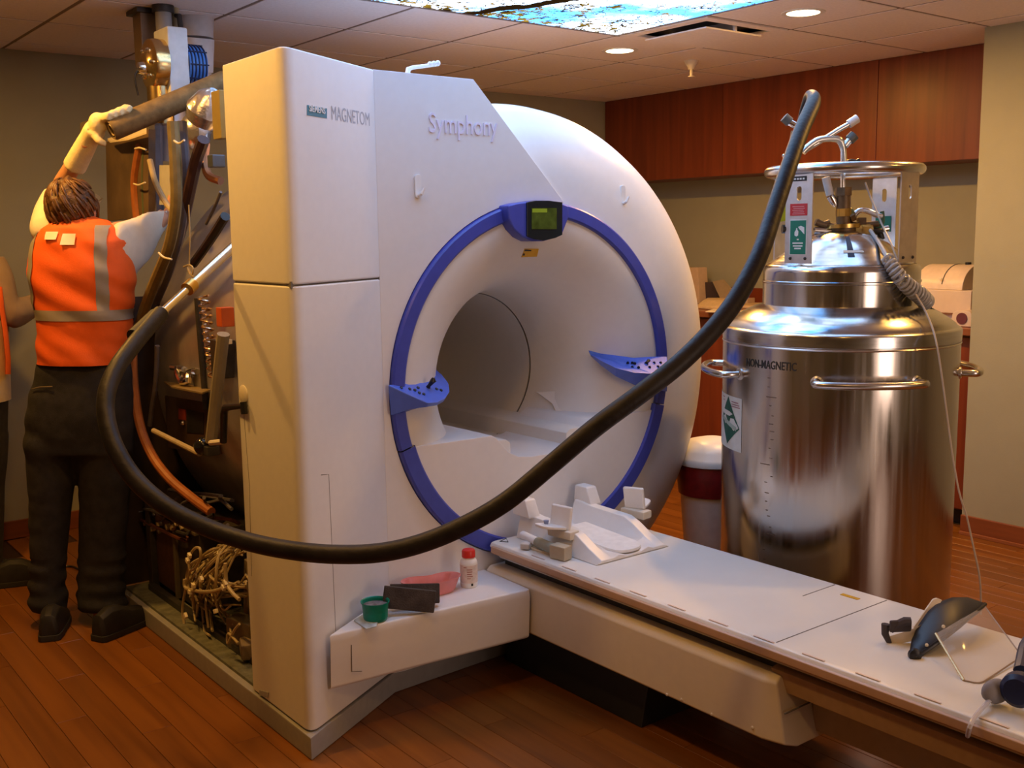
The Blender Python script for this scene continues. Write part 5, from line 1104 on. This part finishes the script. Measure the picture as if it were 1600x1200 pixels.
# hair: a full shell over the back and crown, swept locks on it
hm = MB(); hm.ball(hc+HM @ V(0, -.016, .010), (.094, .104, .116), 26, HM, 18); hm.ball(hc+HM @ V(0, -.052, -.062), (.074, .052, .070), 18, HM, 10)
hr = fuse(hm, .008, 3)
hr.v = [v for v in hr.v]
keep = []
for f in hr.f:
    c = sum((hr.v[i] for i in f), Vector())/len(f); l = HM.transposed() @ (c-hc)
    if l.y < .035 or l.z > .055+l.y*.2: keep.append(f)
hr.f = keep; ctr = hc.copy()
hr.v = [v+(v-ctr).normalized()*(.012*noise.noise(Vector((v.x*38, v.y*38, v.z*14)))+.006*noise.noise(v*90)) for v in hr.v]
used = sorted({i for f in hr.f for i in f}); ix = {j: i for i, j in enumerate(used)}
hr.v = [hr.v[i] for i in used]; hr.f = [[ix[i] for i in f] for f in hr.f]
hair = part('hair', hr, HAIR, man, smooth=80, label='short brown hair')
random.seed(3); lk = MB()
for k in range(150):
    a = random.uniform(0, 2*PI); e = random.uniform(-.75, 1.35)
    if math.sin(a)*math.cos(e) > .45: continue
    q = []
    for t in range(4):
        ee = e-t*.16; aa = a+t*.07
        q.append(hc+HM @ V(.097*math.cos(ee)*math.cos(aa), -.016+.107*math.cos(ee)*math.sin(aa), .010+.119*math.sin(ee)))
    lk.tube(q, [.004, .006, .005, .001], 5, smooth=2)
lo = part('hair_locks', lk, mat('hair_lock', (.14, .065, .022), .45, var=.4, scale=40), hair, smooth=80); lo['kind'] = 'stuff'
# trousers, shoes
LEGL = [(680, 41, 124, .118), (740, 46, 117, .102), (800, 48, 109, .088), (860, 49, 103, .078), (915, 47, 101, .074), (940, 46, 105, .082), (952, 47, 103, .080)]
LEGR = [(680, 116, 207, .118), (740, 125, 204, .104), (800, 126, 199, .090), (860, 124, 195, .080), (915, 122, 194, .078), (940, 122, 198, .086), (950, 123, 196, .082)]
HIP = [(552, 66, 199, .115), (580, 58, 203, .125), (620, 48, 206, .135), (660, 42, 207, .135), (705, 42, 207, .118)]
tr = MB(); tr.loft(body_rings(p1, HIP)); tr.loft(body_rings(p1, LEGL, 2.1)); tr.loft(body_rings(p1, LEGR, 2.1, off=.02))
tm_ = fuse(tr, .011, 5)
def crease(v):
    l = v-B1; k = noise.noise(Vector((l.x*7, l.y*7, l.z*16)))*.006
    if l.z < .30: k += .006*math.sin(l.z*85+l.x*9)
    return k
tm_.v = [v+Vector((v.x-B1.x, v.y-B1.y, 0)).normalized()*crease(v) for v in tm_.v]
trs = part('trousers', tm_, JEANS, man, smooth=80, label='dark denim trousers')
part('pocket_stitch', MB().tube([p1(50, 608, -.092), p1(62, 605, -.112), p1(82, 604, -.13)], .0025, 5), mat('stitch', (.16, .12, .08), .8), trs)
def shoe(heel, az, pr):
    d = V(math.sin(az), math.cos(az), 0); s = V(d.y, -d.x, 0); h = Vector((heel.x, heel.y, 0))
    sec = [(0, .026, .055), (.012, .038, .085), (.06, .044, .105), (.11, .046, .100), (.16, .050, .075), (.22, .050, .058), (.27, .036, .045), (.285, .016, .030)]
    up = MB(); up.loft([[h+d*t+s*w_*x+V(0, 0, .022+z*hh) for x, z in ((-1, 0), (-1, .45), (-.75, .85), (-.3, 1), (.3, 1), (.75, .85), (1, .45), (1, 0))] for t, w_, hh in sec])
    o = part('shoe', up, SHOE, pr, bevel=.003, smooth=70)
    so = MB(); so.loft([[h+d*(t*1.03-.004)+s*(w_+.005)*x+V(0, 0, z) for x, z in ((-1, .001), (-1, .026), (1, .026), (1, .001))] for t, w_, hh in sec]); part('sole', so, mat('sole_black', (.022, .02, .018), .7), o, bevel=.003)
shoe(on_z(77, 1003, 0), YAW-.25, man); shoe(on_z(152, 1003, 0), YAW+.45, man)
# vest, bands, straps, tags, sleeves
VT = [(338, 101, 148, .045), (345, 86, 170, .078), (358, 68, 190, .105), (380, 55, 203, .125), (420, 46, 208, .138), (450, 47, 208, .138), (480, 57, 207, .138), (520, 62, 205, .136), (550, 62, 201, .140), (566, 62, 199, .142)]
vr_ = body_rings(p1, VT, 2.3, 44, 5)
def vest_n(p): return p+NF*0
vm = MB(); vm.loft(vr_, caps=False); vm.f.append(list(range(43, -1, -1)))
def vfold(v):
    l = v-B1; e = l.x*.79-l.y*.613
    return .012*noise.noise(Vector((e*7, l.z*15+e*9, 1)))+.005*math.sin(l.z*60+e*14)*max(0, min(1, (1.15-l.z)/.12))
cxy = p1(130, 450)
vm.v = [v+Vector((v.x-cxy.x, v.y-cxy.y, 0)).normalized()*vfold(v) for v in vm.v]
vest = part('vest', vm, VEST, man, smooth=80, label='orange safety vest')
def vsurf(x, y, lift=.010):
    _, xl, xr, ry = interp(VT, y)[:4]; c, hw = (xl+xr)/2, (xr-xl)/2; u = max(-1, min(1, (x-c)/hw)); v = (1-abs(u)**2.3)**(1/2.3)
    p = p1(c+hw*u, y)-NF*(ry*v); p = p+Vector((p.x-cxy.x, p.y-cxy.y, 0)).normalized()*(vfold(p)+lift*.5); return p
bn = [body_rings(p1, [(y, *interp(VT, y)[1:4]), (y+.1, *interp(VT, y)[1:4])], 2.3, 44, 1)[0] for y in (482, 486, 490, 494, 498)]
bn = [[v+Vector((v.x-cxy.x, v.y-cxy.y, 0)).normalized()*(vfold(v)+.0035) for v in r] for r in bn]
part('reflective_band', MB().loft(bn, caps=False), REFL, vest, smooth=80, label='grey reflective waist band')
for xt, xb, w_ in ((170, 178, 17), (66, 62, 9)):
    rows = []
    for k in range(24):
        y = 352+(483-352)*k/23; x = xt+(xb-xt)*k/23; rows.append([vsurf(x-w_/2+w_*j/5, y, .008) for j in range(6)])
    part('reflective_strap', MB().loft(rows, closed=False), REFL, vest, smooth=80)
for x0, y0, wd, ht in ((91, 362, 18, 12), (116, 365, 20, 17)):
    part('tag', MB().loft([[vsurf(x0+wd*j/3, y, .014) for j in range(4)] for y in (y0, y0+ht/2, y0+ht)], closed=False), PAPER, vest, smooth=80)
sl_ = MB(); sl_.tube([p1(76, 372, .0), p1(74, 358, .02), p1(80, 332, .09), p1(90, 306, .14)], [.055, .068, .066, .058], 16, smooth=3)
part('shirt_sleeve', fuse(sl_, .009, 3), SHIRT, man, smooth=80, label='cream shirt sleeve of the raised arm')
sec = [(160, 358, 430, .0, .06), (176, 350, 448, .0, .075), (194, 345, 448, .02, .085), (212, 338, 430, .06, .080), (230, 331, 408, .11, .070), (246, 328, 382, .16, .048), (258, 328, 358, .20, .036), (264, 331, 348, .22, .022)]
sv = MB(); R = []
for x, y0, y1, of, th_ in sec:
    R.append([p1(x, (y0+y1)/2+(y1-y0)/2*math.sin(a), of)+NF*(th_*math.cos(a)) for a in [2*PI*i/20 for i in range(20)]])
sv.loft(R); sv = fuse(sv, .009, 5)
sv.v = [v-NF*(.010*math.sin(((v-B1).x*.79-(v-B1).y*.613)*75+(v.z)*14)) for v in sv.v]
part('shirt_sleeve', sv, SHIRT, man, smooth=80, label='loose cream shirt sleeve of the lower arm')
# work glove gripping the tube end
gl = MB(); g0, g1 = p1(116, 261, .06), p1(140, 216, -.01)
gl.tube([g0, g0.lerp(g1, .5), g1, p1(149, 202, -.04)], [.046, .043, .039, .042], 16, smooth=3)
gl.ball(p1(153, 193, -.05), (.036, .04, .044), 14)
T1 = on_X(352, 127, 1.84); TD = (T1-tubec).normalized(); tu = (V(0, 0, 1)-TD*TD.z).normalized(); ts = TD.cross(tu)
for k in range(4):
    of = .012+.026*k; p = []
    for i in range(6):
        a = math.radians(150-28*i*(1-.06*k)); p.append(tubec+TD*(of)+(tu*math.sin(a)-ts*(-1)*math.cos(a)*-1)*.054)
    gl.tube([p1(153, 186, -.05)]+p[1:], [.018, .015, .0145, .014, .013, .011], 10, smooth=3)
gl.tube([p1(149, 202, -.05), p1(150, 212, -.06), p1(156, 221, -.07), p1(166, 225, -.06)], [.020, .017, .015, .012], 10, smooth=3)
part('work_glove', fuse(gl, .0065, 2), GLOVE, man, smooth=80, label='cream work glove')
# the foam tube the technician lifts
tb = thing('foam_tube', 'brown foam covered tube held up by the gloved hand beside the scanner top', 'tube', tubec)
ring = lambda p, r, n=24: [p+(tu*math.sin(2*PI*i/n)+ts*math.cos(2*PI*i/n))*r for i in range(n)]
part('cover', MB().loft([ring(tubec, .030), ring(tubec-TD*.002, .038), ring(tubec+TD*.006, .044), ring(T1, .044), ring(T1, .030), ring(tubec+TD*.02, .030)], caps=False), mat('foam_brown', (.19, .125, .05), .75, var=.25, bump=.4, bscale=60), tb, smooth=50)
part('inner_pipe', MB().loft([ring(tubec+TD*.004, .020), ring(tubec+TD*.0, .024), ring(tubec+TD*.01, .029), ring(T1, .029), ring(T1, .020), ring(tubec+TD*.03, .020)], caps=False), mat('pipe_tan', (.36, .27, .16), .4), tb, smooth=50)
part('plug', MB().loft([ring(tubec+TD*.03, .021), ring(tubec+TD*.04, .021)]), BLACK, tb)
shf = MB().prism([on_X(x, y, xx) for x, y, xx in [(126, 192, 1.42), (150, 183, 1.42), (232, 190, 1.56), (232, 204, 1.56), (180, 221, 1.48), (127, 218, 1.42)]], (.05, 0, 0))
part('side_panel', MB().prism([on_X(x, y, 1.62) for x, y in [(165, 222), (232, 202), (232, 340), (168, 345)]], (.03, 0, 0)), mat('brown_panel', (.13, .085, .05), .6, var=.3, scale=7), mri)
part('top_tray', MB().prism([on_X(125, 192, 1.60), on_X(150, 184, 1.60), on_X(150, 216, 1.60), on_X(126, 222, 1.60)], (.02, 0, 0)), mat('tray_tan', (.50, .38, .22), .6), mri)
part('top_tray', MB().prism([on_X(168, 219, 1.58), on_X(229, 203, 1.58), on_X(229, 209, 1.57), on_X(200, 219, 1.55), on_X(172, 223, 1.56)], (.0, 0, .008)), mat('tray_light', (.66, .56, .40), .5), mri)

# --- the second person, cut by the left edge of the view
B2 = on_z(-42, 900, 0)
def p2(x, y, off=0): return on_v(x, y, B2, off)
pal_ = thing('person', 'person in cream jacket mostly cut by the left border, arm stretched forward', 'person', B2, -YAW)
h2 = p2(-46, 322, 0); b2 = MB(); H2 = rot_m('Z', -math.degrees(YAW)-60)
b2.ball(h2, (.074, .092, .108), 20, H2, 14); b2.ball(h2+H2 @ V(0, .042, -.065), (.05, .052, .058), 14, H2, 10)
b2.loft([[h2+H2 @ V(x*.011, .088, z) for x, z in ((-1, .012), (1, .012), (1.4, -.03), (-1.4, -.03))], [h2+H2 @ V(x*.008, .110, z) for x, z in ((-1, -.002), (1, -.002), (1.6, -.026), (-1.6, -.026))]])
for s in (-1, 1): b2.ball(h2+H2 @ V(s*.076, .004, -.012), (.010, .020, .032), 10, H2, 8)
b2.tube([h2+V(0, 0, -.05), p2(-46, 372), p2(-48, 400), p2(-48, 470), p2(-48, 560), p2(-45, 620)], [.055, .058, .08, .115, .11, .12], 16, smooth=3)
e2, w2 = p2(8, 490, .02), p2(58, 478, .26)
b2.tube([p2(-30, 405), p2(-6, 425, 0), e2, w2], [.06, .056, .046, .032], 12, smooth=4)
b2.tube([p2(-66, 405), p2(-92, 430, 0), p2(-100, 520, .02), p2(-70, 560, .20)], [.06, .056, .045, .032], 12, smooth=4)
hand(b2, w2, p2(75, 474, .34)-w2, V(0, 0, 1), -1, curl=.4); hand(b2, p2(-70, 560, .20), NF+_R0*.3, V(0, 0, 1), -1, curl=.4)
for hx, ax_ in ((-70, -70), (-24, -20)): b2.tube([p2(hx, 610), p2(hx, 745), p2(ax_, 868)], [.085, .056, .04], 12, smooth=3); b2.tube([p2(ax_, 868), p2(ax_, 892), p2(ax_, 892)+NF*.1], [.04, .034, .03], 10)
sk2 = part('body', fuse(b2, .010, 4), SKIN, pal_, smooth=80)
hm = MB(); hm.ball(h2+H2 @ V(0, -.016, .014), (.081, .092, .104), 20, H2, 14); hm = fuse(hm, .010, 1); hm.f = [f for f in hm.f if (H2.transposed() @ (sum((hm.v[i] for i in f), Vector())/len(f)-h2)).y < .03 or (H2.transposed() @ (sum((hm.v[i] for i in f), Vector())/len(f)-h2)).z > .06]
part('hair', hm, HAIR, pal_, smooth=80)
for s in (-1, 1): part('eye', MB().ball(h2+H2 @ V(s*.030, .084, .006), .010, 10, rings=7), WHITE, sk2)
JT = [(392, -66, -28, .05), (402, -88, -8, .09), (430, -104, 4, .12), (480, -104, 8, .135), (560, -104, 10, .14), (626, -104, 12, .145)]
JK = mat('jacket_cream', (.56, .45, .31), .8, var=.06, bump=.2, bscale=160)
jm = MB(); jm.loft(body_rings(p2, JT, 2.3, 36, 4), caps=False); part('jacket', jm, JK, pal_, smooth=80, label='cream jacket')
sl2 = MB(); sl2.tube([p2(-16, 410, 0), p2(-4, 435, 0), p2(4, 478, .01), p2(18, 488, .04), p2(38, 484, .14), p2(60, 476, .24)], [.07, .072, .076, .072, .060, .050], 16, smooth=3); sl2 = fuse(sl2, .009, 2)
sl2.v = [v+V(0, 0, .006*math.sin((v.x*.79-v.y*.613)*70+v.z*20)) for v in sl2.v]
part('jacket_sleeve', sl2, mat('sleeve_khaki', (.34, .24, .15), .8, var=.06, bump=.2, bscale=160), pal_, smooth=80, label='khaki sleeve')
vb2 = [(448, 1, .03), (480, 4, .0), (520, 10, -.02), (560, 14, -.03), (585, 14, -.03)]
part('vest_edge', MB().loft([[p2(x-5, y, o-.15), p2(x+1, y, o-.13), p2(x+3, y, o-.06), p2(x+1, y, o+.02), p2(x-6, y, o+.02)] for y, x, o in vb2]), VEST, pal_, smooth=80, label='orange vest edge')
t2 = MB(); t2.loft(body_rings(p2, [(600, -100, 10, .13), (650, -102, 8, .13), (690, -100, 8, .12)])); t2.loft(body_rings(p2, [(680, -102, -44, .115), (760, -96, -46, .09), (885, -92, -50, .075)], 2.1)); t2.loft(body_rings(p2, [(680, -50, 9, .115), (720, -46, 8, .1), (760, -44, 4, .09), (885, -42, 2, .075)], 2.1))
part('trousers', fuse(t2, .012, 4), JEANS, pal_, smooth=80)
shoe(on_z(-4, 917, 0), YAW+1.15, pal_); shoe(on_z(-78, 915, 0), YAW+.6, pal_)
# thin cable on the floor between the legs
fc = MB(); fc.tube([on_z(x, y, .005) for x, y in [(60, 890), (95, 886), (112, 885), (122, 889), (140, 897), (180, 894)]], .005, 6, smooth=4)
solo('floor_cable', fc, BLACK, 'thin black cable on the wood floor behind the technician', 'cable')
